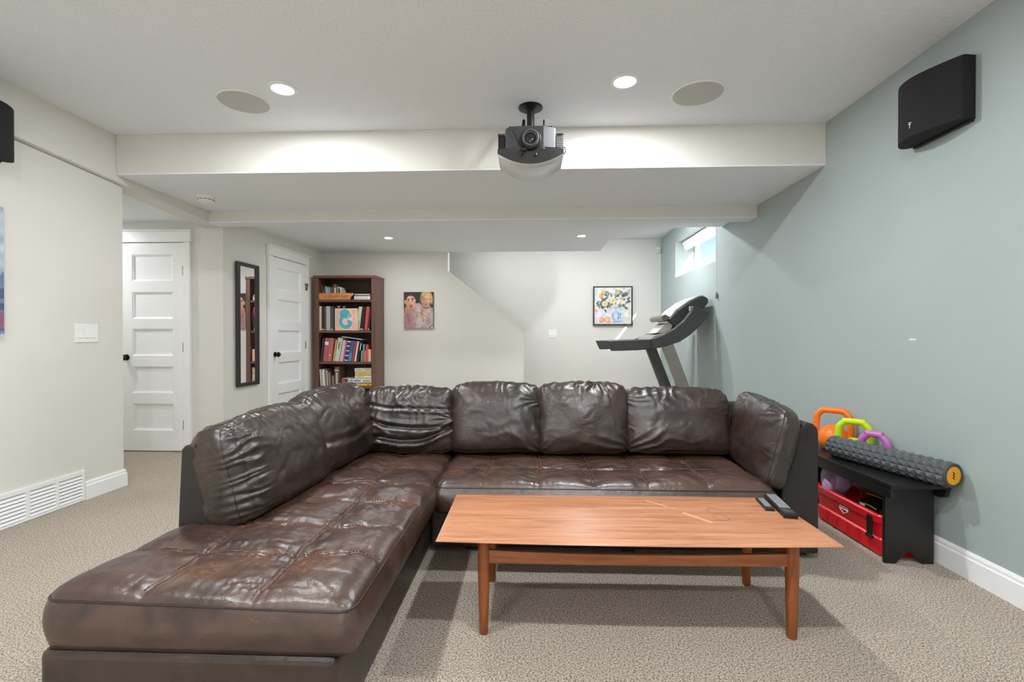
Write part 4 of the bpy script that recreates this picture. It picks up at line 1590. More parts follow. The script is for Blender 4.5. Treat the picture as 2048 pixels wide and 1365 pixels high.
# cross tray and console
tb(MB().prism([(1.30, 1.082), (1.36, 1.125), (1.62, 1.175), (1.64, 1.14), (1.45, 1.06), (1.32, 1.05)], YN + .075, YF - .075, 'y'), 'cross_tray', M_TGREY, bevel=.01)
tb(MB().prism([(1.40, 1.150), (1.58, 1.330), (1.63, 1.330), (1.55, 1.150)], YN + .20, YF - .20, 'y'), 'button_panel', pmat((188, 184, 178), .4, name='pale_panel'), bevel=.006)
tb(MB().box(1.44, 1.47, YN + .30, YF - .30, 1.155, 1.16).box(1.50, 1.508, YN + .28, YF - .28, 1.20, 1.26), 'panel_slots', M_BLK)
con = [(1.525, 1.300), (1.62, 1.400), (1.76, 1.500), (1.87, 1.552), (1.915, 1.556), (1.950, 1.530), (1.955, 1.490), (1.90, 1.41), (1.80, 1.32), (1.66, 1.215), (1.60, 1.215)]
tb(MB().prism(con, YN + .13, YF - .13, 'y'), 'console_back', M_TDARK, bevel=.012, seg=3)
scr = [(1.523, 1.308), (1.60, 1.408), (1.74, 1.512), (1.855, 1.566), (1.908, 1.570), (1.905, 1.556), (1.86, 1.553), (1.75, 1.498), (1.61, 1.394), (1.535, 1.298)]
tb(MB().prism(scr, YN + .145, YF - .145, 'y'), 'console_face', pmat((196, 196, 194), .35, var=.04, name='console_silver'), bevel=.003)
tb(MB().cyl((1.475, YN + .10, 1.318), .034, YF - YN - .22, 'y', 20), 'heart_rate_bar', pmat((110, 106, 100), .35, metal=.3, name='grip_metal'), smooth=True)
tb(MB().box(1.47, 1.58, YN + .15, YN + .19, 1.288, 1.335).box(1.47, 1.58, YF - .19, YF - .15, 1.288, 1.335), 'bar_bracket', M_BLK, bevel=.006)
tb(MB().box(1.50, 1.716, YF - .33, YF - .06, 1.070, 1.165), 'motor_box', M_BLK, bevel=.006)
tb(MB().box(1.716, 1.775, YN + .02, YN + .058, 1.385, 1.4385), 'fan_vent', pmat((170, 170, 168), .4, name='vent_silver'), bevel=.004)
# ================================================================== MIRROR
mp_ = SA + s_dir * .340
mr = thing('wall_mirror', 'tall narrow mirror in a dark frame between the hall corner and door', 'mirror', (mp_.x + .006, mp_.y, .605), s_ang + R(1.35))
M_FRAME = pmat((44, 42, 40), .45, var=.12, vs_=30, name='dark_mirror_frame')
mw, mh, fw = .362, 1.258, .050
MB().box(-mw / 2, -mw / 2 + fw, -.022, -.001, 0, mh).box(mw / 2 - fw, mw / 2, -.022, -.001, 0, mh).box(-mw / 2 + fw, mw / 2 - fw, -.022, -.001, 0, fw * .72).box(-mw / 2 + fw, mw / 2 - fw, -.022, -.001, mh - fw * .72, mh).build('frame', M_FRAME, mr, bevel=.003)
gm, nt, b = new_mat('mirror_silver')
b.inputs['Base Color'].default_value = (.93, .94, .94, 1)
b.inputs['Metallic'].default_value = 1.0
b.inputs['Roughness'].default_value = 0.015
MB().box(-mw / 2 + fw, mw / 2 - fw, -.009, -.003, fw * .72, mh - fw * .72).build('mirror_glass', gm, mr)

# ================================================================== PICTURES


def ell(u, v, cx, cy, rx, ry, rot=0.0):
    c, s = math.cos(rot), math.sin(rot)
    x, y = u - cx, v - cy
    return ((x * c + y * s) / rx) ** 2 + ((-x * s + y * c) / ry) ** 2 < 1


def inpoly(u, v, pts):
    r = np.zeros(u.shape, bool)
    n = len(pts)
    for i in range(n):
        (x1, y1), (x2, y2) = pts[i], pts[(i + 1) % n]
        if y1 == y2:
            continue
        cr = ((y1 > v) != (y2 > v)) & (u < (x2 - x1) * (v - y1) / (y2 - y1) + x1)
        r ^= cr
    return r


def seg_d(u, v, x1, y1, x2, y2):
    dx, dy = x2 - x1, y2 - y1
    t = np.clip(((u - x1) * dx + (v - y1) * dy) / (dx * dx + dy * dy + 1e-9), 0, 1)
    return np.hypot(u - x1 - t * dx, v - y1 - t * dy)


def blur(c, k):
    for _ in range(k):
        p_ = np.pad(c, ((1, 1), (1, 1), (0, 0)), 'edge')
        c = (p_[:-2, 1:-1] + p_[2:, 1:-1] + p_[1:-1, :-2] + p_[1:-1, 2:] + 2 * c) / 6
    return c


class Pic:
    def __init__(self, u, v, rgb):
        self.u, self.v = u, v
        self.c = np.ones(u.shape + (3,)) * np.array(rgb, float)

    def put(self, mask, rgb, a=1.0):
        m = mask[..., None] * a
        self.c = self.c * (1 - m) + np.array(rgb, float) * m

    def e(self, cx, cy, rx, ry, rgb, rot=0, a=1.0):
        self.put(ell(self.u, self.v, cx, cy, rx, ry, rot), rgb, a)

    def p(self, pts, rgb, a=1.0):
        self.put(inpoly(self.u, self.v, pts), rgb, a)

    def l(self, x1, y1, x2, y2, w, rgb, a=1.0):
        self.put(seg_d(self.u, self.v, x1, y1, x2, y2) < w, rgb, a)


def portrait(u, v):
    g = vnoise(u * 26, v * 26, 1.0)
    P_ = Pic(u, v, (38, 44, 42))
    # grey-pink sweatshirts
    P_.p([(0, 0), (0, .46), (.10, .50), (.26, .53), (.40, .68), (.52, .70), (.66, .62), (.86, .58), (1, .56), (1, 0)], (206, 180, 178))
    P_.p([(0, 0), (0, .45), (.16, .52), (.26, .47), (.36, .30), (.38, .0)], (196, 160, 158))
    P_.p([(0, 0), (0, .30), (.12, .42), (.22, .30), (.28, 0)], (180, 140, 140))
    for a in range(7):
        P_.l(.06 + a * .05, .44 - a * .02, .20 + a * .05, .06, .006, (164, 122, 124), .8)
    P_.l(.47, .47, .38, .05, .008, (150, 112, 116))
    # boy: neck, face, hair, ear
    P_.e(.10, .50, .085, .10, (224, 158, 128))
    P_.e(.20, .50, .10, .10, (226, 166, 136))
    P_.e(.19, .86, .19, .14, (66, 48, 38))
    P_.e(.235, .715, .165, .195, (232, 176, 146))
    P_.p([(.05, .80), (.06, .93), (.18, 1.0), (.36, .97), (.41, .82), (.37, .88), (.22, .90), (.10, .86)], (60, 44, 36))
    P_.e(.045, .72, .035, .06, (226, 160, 130))
    P_.e(.385, .76, .02, .05, (236, 196, 170))
    P_.e(.155, .765, .026, .014, (70, 48, 40))
    P_.e(.30, .775, .026, .014, (70, 48, 40))
    P_.l(.11, .80, .19, .805, .010, (70, 46, 36))
    P_.l(.26, .81, .34, .815, .010, (70, 46, 36))
    P_.e(.235, .70, .028, .03, (240, 190, 164))
    P_.e(.255, .60, .048, .042, (150, 78, 68))
    P_.e(.255, .585, .034, .025, (222, 124, 112))
    # second person: fair hair, glasses, smile, necklace
    P_.e(.77, .86, .205, .185, (214, 168, 96))
    P_.e(.60, .80, .05, .12, (190, 136, 74))
    P_.e(.76, .755, .150, .190, (238, 180, 156))
    P_.p([(.58, .86), (.62, .99), (.80, 1.0), (.93, .95), (.95, .80), (.90, .88), (.80, .90), (.70, .87), (.62, .88)], (232, 196, 124))
    P_.e(.95, .78, .035, .14, (224, 182, 116))
    P_.e(.68, .80, .062, .038, (206, 150, 132))
    P_.e(.84, .795, .062, .038, (206, 150, 132))
    P_.e(.68, .80, .052, .030, (240, 192, 170))
    P_.e(.84, .795, .052, .030, (240, 192, 170))
    P_.e(.68, .80, .018, .012, (76, 64, 60))
    P_.e(.84, .795, .018, .012, (76, 64, 60))
    P_.l(.89, .80, .95, .78, .008, (120, 60, 58))
    P_.e(.735, .745, .030, .030, (246, 196, 178))
    P_.p([(.69, .675), (.74, .655), (.82, .685), (.77, .635), (.72, .640)], (196, 84, 84))
    P_.p([(.62, .60), (.70, .62), (.88, .62), (.94, .60), (.90, .575), (.78, .56), (.68, .57)], (228, 164, 142))
    P_.l(.68, .575, .78, .548, .010, (70, 44, 42))
    P_.l(.78, .548, .90, .575, .010, (70, 44, 42))
    # painted spray on the sweatshirt
    for x, y, r_ in ((.58, .44, .03), (.62, .40, .03), (.66, .37, .025), (.60, .36, .03), (.63, .31, .028), (.70, .34, .02), (.64, .26, .025), (.64, .21, .030), (.56, .42, .02)):
        P_.e(x, y, r_, r_ * .7, (206, 166, 70), .6)
        P_.e(x + .02, y - .012, r_ * .6, r_ * .45, (54, 40, 26), .3)
    P_.l(.62, .52, .60, .40, .007, (110, 84, 60))
    P_.p([(.86, 0), (.99, .115), (.99, .095), (.885, 0)], (40, 26, 28))
    P_.p([(.91, 0), (1, .09), (1, 0)], (206, 196, 192))
    sh = .80 + .26 * np.clip(vnoise(u * 6, v * 6, 12.0), 0, 1)
    return blur(P_.c, 2) * (.93 + .14 * g[..., None]) * sh[..., None]


pc = thing('portrait_canvas', 'unframed canvas photo of two people in pale sweatshirts on the stair wall', 'picture', (-1.515, 6.45, 1.475))
MB().box(-.200, .200, -.034, -.002, -.243, .243).build('canvas_block', pmat((120, 108, 100), .8, name='canvas_side'), pc)
paint_mesh('printed_photo', .400, .486, 120, 146, portrait, pc, None, (0, -.0345, 0), .55)


def flowers(u, v):
    g = vnoise(u * 18, v * 18, 3.0)
    P_ = Pic(u, v, (222, 220, 214))
    P_.c += (vnoise(u * 7, v * 9, 4.0)[..., None] - .5) * np.array([30, 26, 20])
    P_.p([(0, 0), (0, .34), (.3, .36), (.5, .42), (.62, .40), (.6, 0)], (222, 218, 230))
    rs = random.Random(4)
    for k in range(80):
        x, y = rs.uniform(.08, .98), rs.uniform(.46, .92)
        if ell(np.array(x), np.array(y), .52, .64, .50, .27):
            P_.e(x, y, rs.uniform(.03, .08), rs.uniform(.018, .036), rs.choice([(84, 104, 96), (110, 126, 116), (66, 82, 86), (136, 150, 146), (92, 116, 92)]), rs.uniform(0, 3), .9)
    for x, y, rx, rt in ((.16, .55, .05, 1.2), (.20, .44, .05, 2.2), (.30, .36, .06, 2.0), (.36, .48, .06, 1.5), (.86, .44, .07, 2.4), (.80, .50, .05, .6), (.92, .62, .06, .8), (.95, .72, .05, 2.6)):
        P_.e(x, y, rx, rx * .42, (84, 106, 98), rt)
    for x1, y1, x2, y2 in ((.70, .80, .95, .84), (.82, .84, .97, .96), (.86, .80, .98, .92), (.10, .62, .02, .46), (.36, .78, .44, .88)):
        P_.l(x1, y1, x2, y2, .006, (74, 84, 86))
    for x, y, r_, c in ((.24, .88, .055, (214, 172, 112)), (.18, .77, .060, (216, 158, 108)), (.63, .87, .060, (212, 170, 116)), (.28, .55, .080, (226, 200, 148)), (.50, .64, .090, (230, 202, 150)), (.74, .63, .060, (236, 196, 160)), (.04, .37, .050, (232, 150, 116)), (.44, .90, .055, (236, 238, 240)), (.80, .97, .04, (222, 178, 110)), (.96, .55, .04, (226, 206, 150))):
        P_.e(x, y, r_, r_ * .92, c)
        for k in range(5):
            a = k * 1.26 + x * 9
            P_.e(x + r_ * .55 * math.cos(a), y + r_ * .5 * math.sin(a), r_ * .38, r_ * .28, tuple(min(255, q_ + 18) for q_ in c), a)
        P_.e(x, y, r_ * .28, r_ * .24, tuple(q_ * .78 for q_ in c))
    # blue and white jug
    P_.p([(.52, .44), (.72, .46), (.70, .36), (.54, .34)], (190, 206, 224))
    P_.e(.63, .20, .155, .155, (176, 196, 220))
    P_.e(.66, .21, .110, .125, (206, 218, 232))
    for k in range(9):
        x, y = .54 + .18 * rs.random(), .12 + .18 * rs.random()
        P_.e(x, y, .035, .016, (98, 124, 160), rs.uniform(0, 3), .8)
    P_.l(.50, .30, .47, .20, .008, (88, 112, 150))
    P_.l(.47, .20, .54, .08, .008, (88, 112, 150))
    P_.l(.52, .445, .72, .46, .007, (110, 130, 160))
    P_.e(.60, .05, .14, .025, (150, 156, 180), 0, .8)
    P_.e(.20, .10, .078, .074, (224, 150, 120))
    P_.e(.185, .115, .040, .036, (236, 176, 146))
    P_.e(.36, .11, .090, .080, (230, 168, 110))
    P_.e(.345, .125, .045, .04, (240, 192, 136))
    P_.l(.0, .035, .45, .025, .010, (168, 164, 186), .7)
    return P_.c * (.93 + .14 * g[..., None])


fp = thing('flower_painting', 'square painting of flowers in a blue jug in a thin black frame', 'painting', (1.262, 7.42, 1.590))
fs = .298
MB().box(-fs, fs, -.012, -.002, -fs, fs).build('backing', pmat((226, 224, 220), .8, name='frame_backing'), fp)
MB().box(-fs, -fs + .012, -.045, -.002, -fs, fs).box(fs - .012, fs, -.045, -.002, -fs, fs).box(-fs + .012, fs - .012, -.045, -.002, -fs, -fs + .012).box(-fs + .012, fs - .012, -.045, -.002, fs - .012, fs).build('frame', M_BLK, fp)
MB().box(-fs + .018, fs - .018, -.032, -.0125, -fs + .018, fs - .018).build('canvas', pmat((228, 226, 222), .8, name='canvas_edge'), fp)
paint_mesh('painted_picture', 2 * fs - .04, 2 * fs - .04, 150, 150, flowers, fp, None, (0, -.0325, 0), .5)


def abstract(u, v):
    n1 = vnoise(u * 5, v * 7, 2.0)
    n2 = vnoise(u * 9 + 3, v * 5 + 3 * n1, 6.0)
    n3 = vnoise(u * 14, v * 16, 8.0)
    c = np.ones(u.shape + (3,)) * np.array([112, 134, 166.])
    c = np.where((n2 > .58)[..., None], np.array([176, 188, 202.]), c)
    c = np.where((n2 < .36)[..., None], np.array([84, 92, 118.]), c)
    c = np.where(((n1 > .62) & (v < .75))[..., None], np.array([138, 92, 118.]), c)
    return c * (.85 + .3 * n3[..., None])


ac = thing('abstract_canvas', 'blue and mauve abstract canvas at the left picture edge', 'picture', (XL, 2.219, 1.47), R(90))
MB().box(-.385, .385, -.030, -.001, -.37, .37).build('canvas_block', pmat((150, 160, 176), .8, name='abstract_side'), ac)
paint_mesh('painted_picture', .77, .74, 90, 90, abstract, ac, None, (0, -.0305, 0), .6)

# ================================================================== BOOKSHELF AND BOOKS
YS = 6.06
bs = thing('bookshelf', 'tall dark cherry bookshelf full of books beside the white door', 'bookshelf', (-2.387, YS, 0))
sx0, sx1 = -.407, .407
sd_ = .34
M_SHB = pmat((72, 58, 52), .6, var=.1, name='shelf_back_panel')
MB().box(sx0, sx0 + .062, 0, sd_, 0, 1.868).build('side_panel', M_SHELF, bs, bevel=.002)
MB().box(sx1 - .062, sx1, 0, sd_, 0, 1.868).build('side_panel', M_SHELF, bs, bevel=.002)
MB().box(sx0 - .006, sx1 + .006, -.012, sd_, 1.868, 1.900).build('top_board', M_SHELF_H, bs, bevel=.004)
MB().box(sx0 + .062, sx1 - .062, sd_ - .008, sd_ - .002, .05, 1.868).build('back_panel', M_SHB, bs)
SHELVES = [1.591, 1.193, .790, .474, .10]
for z in SHELVES:
    MB().box(sx0 + .0622, sx1 - .0622, .006, sd_ - .009, z - .030, z).build('shelf_board', M_SHELF_H, bs, bevel=.002)
MB().box(sx0 + .0622, sx1 - .0622, .02, .034, 0, .07).build('kick_board', M_SHELF_H, bs)
M_PAGE = pmat((226, 220, 204), .8, var=.05, vs_=80, name='page_edges')


def X_(px):
    return -2.755 + (px - 634) * .00655


_bm = {}


def book(pxl, pxr, z, h, label, rgb, lean=0.0, depth=.20, band=None, marks=None, y=YS + .022, group='books on the bookshelf', name='book'):
    """upright book, spine to the viewer; pxl/pxr = spine edges along the shelf (picture columns)"""
    x0, x1 = X_(pxl), X_(pxr)
    w = x1 - x0 - .0012
    m = pmat(rgb, .55, var=.07, vs_=30)
    o = MB().box(0, w, 0, .003, 0, h).box(0, .0022, .003, depth, 0, h).box(w - .0022, w, .003, depth, 0, h).build(name, m)
    if lean >= 0:
        # top leans right: turn about the bottom right corner
        o.location = (x1 - .0006, y, z + .0006)
        for v_ in o.data.vertices:
            v_.co.x -= w
        off = -w
    else:
        o.location = (x0 + .0006, y, z + .0006)
        off = 0
    o.rotation_euler = (0, math.radians(lean), 0)
    tag(o, label, 'book', group)
    if w > .008:
        MB().box(off + .0024, off + w - .0024, .0032, depth - .006, .003, h - .004).build('pages', M_PAGE, o)
    if band:
        for z0, z1, c in band:
            MB().box(off + .001, off + w - .001, -.0006, -.0001, z0 * h, z1 * h).build('spine_label', pmat(c, .6, var=.03), o)
    if marks:
        z0, z1, c, n_ = marks
        mk = MB()
        rs = random.Random(int(pxl * 10))
        for k in range(n_):
            zz = (z0 + (z1 - z0) * (k + .15) / n_) * h
            hh = (z1 - z0) / n_ * h * .62
            ww = rs.uniform(.28, .44) * w
            mk.box(off + w * .5 - ww / 2 - .0006, off + w * .5 + ww / 2, -.0007, -.0001, zz, zz + hh)
        mk.build('spine_lettering', pmat(c, .6, var=.02), o)
    return o


# --- top shelf: small books behind a pine name board
z = SHELVES[0]
yy = YS + .075
book(640.2, 642.2, z, .200, 'dark grey small book at the left end of the top shelf', (84, 78, 74), -3, y=yy, depth=.15)
book(642.5, 644.7, z, .170, 'black and white speckled small book, second on the top shelf', (60, 58, 56), -4, y=yy, depth=.15, marks=(.1, .8, (226, 222, 214), 6))
book(645.0, 647.0, z, .165, 'dark green small book, third on the top shelf', (62, 78, 54), -4, y=yy, depth=.15)
book(647.6, 649.8, z, .178, 'pale green thin book, fourth on the top shelf', (190, 204, 178), -3, y=yy, depth=.15)
book(650.4, 652.4, z, .150, 'white thin book, fifth on the top shelf', (222, 222, 224), -3, y=yy, depth=.15)
book(653.0, 655.2, z, .172, 'grey-blue thin book with white marks, sixth on the top shelf', (126, 134, 152), -4, y=yy, depth=.15, marks=(.3, .9, (236, 236, 240), 4))
book(655.8, 657.6, z, .160, 'pale lilac thin book, seventh on the top shelf', (196, 194, 214), -4, y=yy, depth=.15)
book(658.2, 660.4, z, .165, 'slate blue small book, eighth on the top shelf', (92, 104, 138), -5, y=yy, depth=.15)
book(661.0, 663.0, z, .168, 'grey-green thin book left of the tall red one', (120, 126, 116), -5, y=yy, depth=.15)
book(664.2, 669.6, z, .205, 'tall dusky red book with a peach lower spine on the top shelf', (134, 74, 72), -2, y=yy, depth=.15, band=((.30, .78, (226, 188, 166)), (.0, .26, (206, 112, 84))))
book(672.0, 674.2, z, .175, 'beige thin book just right of the tall red one', (190, 174, 146), -4, y=yy, depth=.15)
book(675.0, 676.8, z, .180, 'dark thin book with a white top mark on the top shelf', (48, 44, 42), -5, y=yy, depth=.15, band=((.84, .95, (228, 224, 216)),))
book(677.6, 679.4, z, .170, 'cream thin leaning book, second from the right end of its row', (208, 200, 184), -6, y=yy, depth=.15)
book(680.4, 682.2, z, .165, 'ivory thin leaning book at the right end of its row', (214, 208, 196), -8, y=yy, depth=.15)

nb = thing('pine_name_board', 'orange pine board with hand-cut lettering along the top shelf', 'sign', (X_(671), YS + .010, z + .001))
x0n, x1n = X_(637.2) - X_(671), X_(707) - X_(671)
MB().prism([(x0n + .006, 0.0005), (x1n - .045, .0005), (x1n - .03, .040), (x1n, .062), (x1n - .002, .082), (x0n + .004, .084)], 0, .014, 'y').build('board', M_PINE, nb, bevel=.001)
tx = text_mesh('THE BOOGY MAN', .043, .0006)
link('carved_lettering', tx, pmat((150, 84, 40), .6, name='burnt_letters'), nb, (-.012, -.0006, .040), (PI / 2, 0, 0))


def flat_book(name, label, cat, pxl, pxr, z0, th, rgb, depth=.20, y=YS + .025, rot=0, marks=None, bands=None, group=None):
    x0, x1 = X_(pxl), X_(pxr)
    o = MB().box(0, x1 - x0, 0, .003, .0005, th).box(0, x1 - x0, 0, depth, .0005, .0025).box(0, x1 - x0, 0, depth, th - .0022, th).build(name, pmat(rgb, .55, var=.05, vs_=30))
    o.location = (x0, y, z0)
    o.rotation_euler = (0, 0, rot)
    tag(o, label, cat, group)
    MB().box(.004, x1 - x0 - .004, .0032, depth - .005, .0028, th - .0025).build('pages' if cat == 'book' else 'box_tray', M_PAGE, o)
    for a, b_, c, d_, col in (bands or ()):
        MB().box(a * (x1 - x0), b_ * (x1 - x0), -.0006, -.0001, c * th, d_ * th).build('printed_panel', pmat(col, .55, var=.04), o)
    for a, b_, c, d_, col, n_ in (marks or ()):
        mk = MB()
        rs = random.Random(int(a * 100 + th * 1000))
        for k in range(n_):
            xx = (a + (b_ - a) * (k + .1) / n_) * (x1 - x0)
            wx = (b_ - a) / n_ * (x1 - x0) * rs.uniform(.45, .75)
            zz = (c + (d_ - c) * rs.uniform(0, .25)) * th
            mk.box(xx, xx + wx, -.0010, -.0006, zz, zz + (d_ - c) * th * rs.uniform(.5, .75))
        mk.build('printed_marks', pmat(col, .6, var=.02), o)
    return o


g_ = 'flat books at the right of the top shelf'
flat_book('book', 'thick white book lying flat beside the pine board', 'book', 707.4, 739.5, z, .046, (226, 226, 224), group=g_, marks=((.05, .9, .2, .8, (196, 200, 206), 9),))
flat_book('book', 'thin beige book lying on the thick white one', 'book', 708.6, 740.5, z + .0468, .014, (150, 140, 118), group=g_)
flat_book('book', 'thin cream book on top of the flat pile, top shelf', 'book', 708.4, 738.5, z + .0612, .013, (222, 212, 196), group=g_, rot=.02)
wb = MB().box(-.05, .05, 0, .06, .0005, .035).box(-.044, .044, .004, .056, .035, .050).build('wooden_box', M_PINE, bevel=.002)
wb.location = (X_(731), YS + .25, z)
tag(wb, 'small orange wooden box behind the flat white books', 'box')

# --- second shelf
z = SHELVES[1]
book(637.8, 642.4, z, .312, 'cream binder at the left end of the second shelf', (226, 212, 186))
book(642.6, 648.6, z, .312, 'black binder next to the cream one on the second shelf', (46, 42, 40), band=((.025, .06, (232, 230, 226)),))
book(648.8, 651.6, z, .310, 'thin brown folder between the black and grey binders', (110, 82, 70))
book(651.8, 659.6, z, .312, 'pale grey binder on the second shelf', (186, 184, 182))
book(659.9, 665.2, z, .310, 'slate blue binder right of the pale grey one', (74, 84, 98), band=((.02, .055, (232, 230, 226)),))
book(665.4, 668.8, z, .304, 'charcoal binder touching the letter canvas', (62, 58, 60))
book(670.6, 677.4, z, .318, 'dark binder hidden behind the letter canvas, white top', (70, 62, 58), band=((.95, .995, (236, 236, 232)),), y=YS + .07)
book(681.5, 687.5, z, .318, 'dark grey binder hidden behind the middle of the letter canvas', (96, 88, 84), band=((.95, .99, (200, 190, 186)),), y=YS + .07)
book(711.5, 718.0, z, .306, 'pale sage leaning binder right of the letter canvas', (196, 202, 186), 7, marks=(.0, .42, (120, 118, 104), 9))
book(719.0, 725.5, z, .290, 'black leaning binder between the sage and red ones', (34, 32, 32), 7, band=((.025, .065, (236, 234, 230)),))
book(727.4, 733.6, z, .306, 'coral red leaning binder on the second shelf', (200, 78, 74), 6)
book(734.6, 737.8, z, .270, 'dark plum binder at the right end of the second shelf', (58, 42, 50), 5.5, band=((.03, .07, (240, 238, 234)),))


def letter_g(u, v):
    P_ = Pic(u, v, (242, 190, 166))
    P_.c += (vnoise(u * 10, v * 3, 1.0)[..., None] - .5) * np.array([26, 34, 40])
    th = np.degrees(np.arctan2(v - .40, u - .47))
    r = np.hypot((u - .47) / 1.0, (v - .40) / 1.08)
    ring = (r > .150) & (r < .305)
    gap = (th > -2) & (th < 52)
    white = (r > .130) & (r < .330)
    P_.put(white & ~((th > 4) & (th < 46)), (238, 232, 226))
    P_.e(.43, .74, .26, .24, (238, 232, 226))
    P_.e(.66, .58, .13, .12, (238, 232, 226))
    P_.put(ring & ~gap, (86, 178, 200))
    P_.e(.43, .75, .235, .215, (84, 176, 198))
    P_.e(.60, .40, .14, .075, (98, 176, 184), -.25)
    P_.e(.64, .66, .09, .09, (90, 160, 190))
    for k in range(7):
        a = .5 + k * .32
        P_.l(.43, .70, .43 + .2 * math.cos(a), .74 + .19 * math.sin(a), .008, (60, 140, 170) if k % 2 else (140, 206, 216))
    P_.e(.50, .83, .014, .014, (40, 60, 80))
    P_.l(.56, .68, .68, .72, .014, (236, 238, 242))
    P_.l(.55, .60, .70, .63, .014, (236, 238, 242))
    P_.l(.57, .64, .70, .675, .010, (128, 132, 160))
    P_.e(.44, .40, .105, .150, (240, 206, 208))
    edge = ((r > .297) & (r < .307)) & ~gap
    P_.put(edge, (56, 104, 124), .8)
    for k in range(9):
        a = math.radians(180 + k * 14)
        P_.l(.47 + .24 * math.cos(a), .40 + .24 * math.sin(a), .47 + .30 * math.cos(a), .40 + .31 * math.sin(a), .005, (150, 206, 216))
    P_.put((u < .03) | (u > .97) | (v > .97) | (v < .03), (248, 216, 196))
    return P_.c


lc = thing('letter_canvas', 'peach canvas with a blue animal-shaped letter G on the second shelf', 'picture', (X_(692.1), YS + .028, z))
MB().box(-.1475, .1475, -.008, .008, .0006, .284).build('canvas_block', pmat((244, 206, 186), .8, name='peach_canvas'), lc)
paint_mesh('painted_letter', .294, .282, 110, 106, letter_g, lc, None, (0, -.0084, .1425), .6)

# --- third shelf
z = SHELVES[2]
L_ = 9.5
book(637.6, 640.0, z, .298, 'thin black book at the left end of the third shelf', (30, 28, 28))
book(640.2, 643.6, z, .298, 'black book with a grey spine edge, second on the third shelf', (54, 56, 54), 5)
book(644.8, 653.0, z, .305, 'wide dusty rose album with a small white label', (180, 92, 94), 6, band=((.70, .84, (238, 226, 222)),))
book(653.4, 661.8, z, .303, 'wide dusty rose album with a white scrawl low on its spine', (190, 104, 104), 6.5, marks=(.24, .30, (240, 228, 226), 2))
book(664.6, 667.4, z, .285, 'mustard yellow thin book between rose albums and cream book', (200, 172, 104), 8)
book(667.8, 676.8, z, .306, 'thick cream book with black vertical lettering', (206, 202, 180), L_, marks=(.52, .82, (44, 44, 44), 6))
book(678.4, 683.6, z, .274, 'white and pink patterned book on the third shelf', (226, 210, 204), L_, marks=(.05, .95, (196, 140, 160), 10))
book(683.8, 687.0, z, .268, 'magenta thin book between the patterned and navy books', (176, 96, 140), L_)
book(687.2, 694.6, z, .270, 'navy book with four white bands on the spine', (52, 60, 82), L_, band=((.03, .07, (230, 232, 236)), (.26, .30, (230, 232, 236)), (.49, .53, (230, 232, 236)), (.72, .76, (230, 232, 236)), (.93, .98, (230, 232, 236))))
book(695.0, 701.6, z, .270, 'royal blue leaning book right of the banded navy one', (74, 88, 148), L_, band=((.0, .42, (86, 130, 176)),))
book(702.4, 707.6, z, .264, 'dark red leaning book on the third shelf', (166, 66, 68), L_)
book(707.9, 710.4, z, .262, 'thin white leaning book right of the dark red one', (230, 228, 222), L_)
book(711.8, 714.0, z, .250, 'black leaning book with green foot', (34, 38, 34), 9.0, band=((.0, .2, (40, 92, 66)),))
book(715.0, 717.0, z, .246, 'black and white thin leaning book', (40, 34, 34), 8.5, band=((.6, .97, (228, 224, 218)),))
book(720.4, 723.0, z, .140, 'short olive book on the third shelf', (176, 152, 92), 3)
book(723.8, 727.8, z, .226, 'teal blue book on the third shelf', (92, 134, 152), 1.5)
book(728.0, 730.6, z, .145, 'short coral book right of the teal one', (222, 112, 88), 1)
book(731.0, 734.6, z, .220, 'tomato red book near the right end of the third shelf', (214, 88, 78), 1)
book(735.4, 741.2, z, .158, 'peach notebook at the right end of the third shelf', (226, 182, 152), 0)
fl = flat_book('book', 'white book lying tilted across the tops of the leaning books', 'book', 682.2, 722.8, z + .317, .012, (232, 230, 226), depth=.18)
fl.rotation_euler = (0, math.radians(8.5), 0)

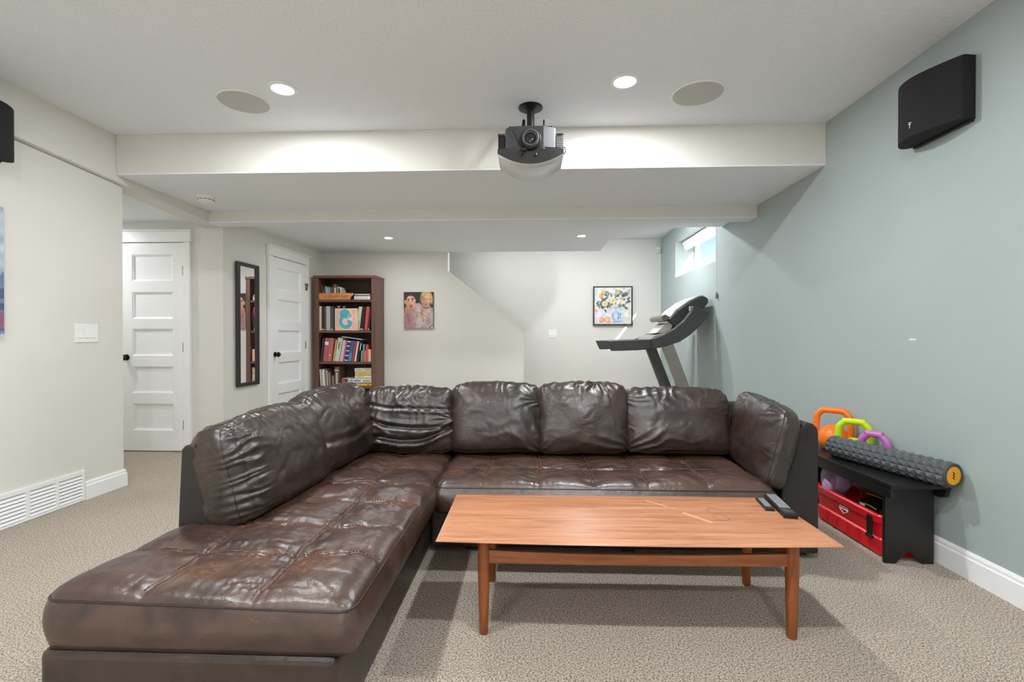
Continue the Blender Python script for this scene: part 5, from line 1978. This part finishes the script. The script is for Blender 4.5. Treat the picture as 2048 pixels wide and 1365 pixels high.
# --- fourth shelf
z = SHELVES[3]
cols = [((232, 228, 220), 'white'), ((150, 168, 150), 'sage green'), ((206, 196, 184), 'beige'), ((240, 236, 230), 'bright white'), ((176, 150, 140), 'dusty pink'), ((120, 108, 100), 'taupe'), ((214, 204, 192), 'cream'), ((96, 86, 80), 'brown grey'), ((160, 150, 152), 'grey lilac'), ((118, 52, 66), 'maroon')]
ords = ['leftmost', 'second', 'third', 'fourth', 'fifth', 'sixth', 'seventh', 'eighth', 'ninth', 'tenth']
px = 640.2
hs = [.215, .205, .195, .215, .205, .21, .20, .205, .175, .185]
for k, (c, nm) in enumerate(cols):
    wpx = (2.0, 1.8, 2.0, 2.6, 1.8, 2.2, 1.8, 2.2, 2.4, 2.6)[k]
    book(px, px + wpx, z, hs[k], '%s thin magazine, %s in the leaning row on the fourth shelf' % (nm, ords[k]), c, -4.0, depth=.19, name='magazine', group='magazines on the fourth shelf')
    px += wpx + .12
book(663.6, 667.0, z, .135, 'short green book left of the thick brown one', (112, 140, 110), -2)
book(668.2, 677.2, z, .243, 'thick brown book with white vertical lettering on the fourth shelf', (104, 84, 72), 0, marks=(.12, .72, (232, 226, 216), 9), band=((.80, .86, (206, 196, 182)),))
gg = 'game boxes stacked on the fourth shelf'
z += .001
flat_book('game_box', 'bottom yellow and orange game box of the fourth shelf stack', 'game box', 682.0, 741.6, z, .042, (226, 176, 84), group=gg, bands=((0, .3, 0, 1, (150, 130, 120)), (.3, .62, .1, .7, (214, 180, 130)), (.3, 1, .78, 1, (66, 120, 104))), marks=((.86, .95, .2, .8, (90, 120, 60), 2),))
flat_book('game_box', 'long red and white game box, second from the bottom of the stack', 'game box', 682.0, 741.6, z + .0426, .056, (228, 226, 222), group=gg, bands=((0, .11, 0, 1, (178, 66, 66)), (.11, .2, .2, .9, (70, 62, 70)), (.72, .98, .1, .9, (226, 206, 150))), marks=((.20, .66, .2, .85, (82, 90, 100), 8), (.72, .97, .25, .7, (92, 78, 60), 5)))
flat_book('game_box', 'white and blue game box in the middle of the stack', 'game box', 708.6, 741.4, z + .0992, .040, (222, 226, 230), group=gg, bands=((0, 1, 0, .22, (170, 176, 196)),), marks=((.12, .56, .5, .85, (70, 74, 70), 8),))
flat_book('game_box', 'yellow game box, second from the top of the stack', 'game box', 709.0, 741.2, z + .1398, .044, (234, 196, 70), group=gg, marks=((.2, .72, .2, .8, (196, 140, 30), 6),))
flat_book('game_box', 'white game box with small pictures on top of the stack', 'game box', 708.2, 741.2, z + .1844, .046, (226, 224, 218), group=gg, rot=0, marks=((.03, .5, .3, .85, (96, 104, 116), 7), (.56, .96, .3, .95, (70, 84, 76), 4)))
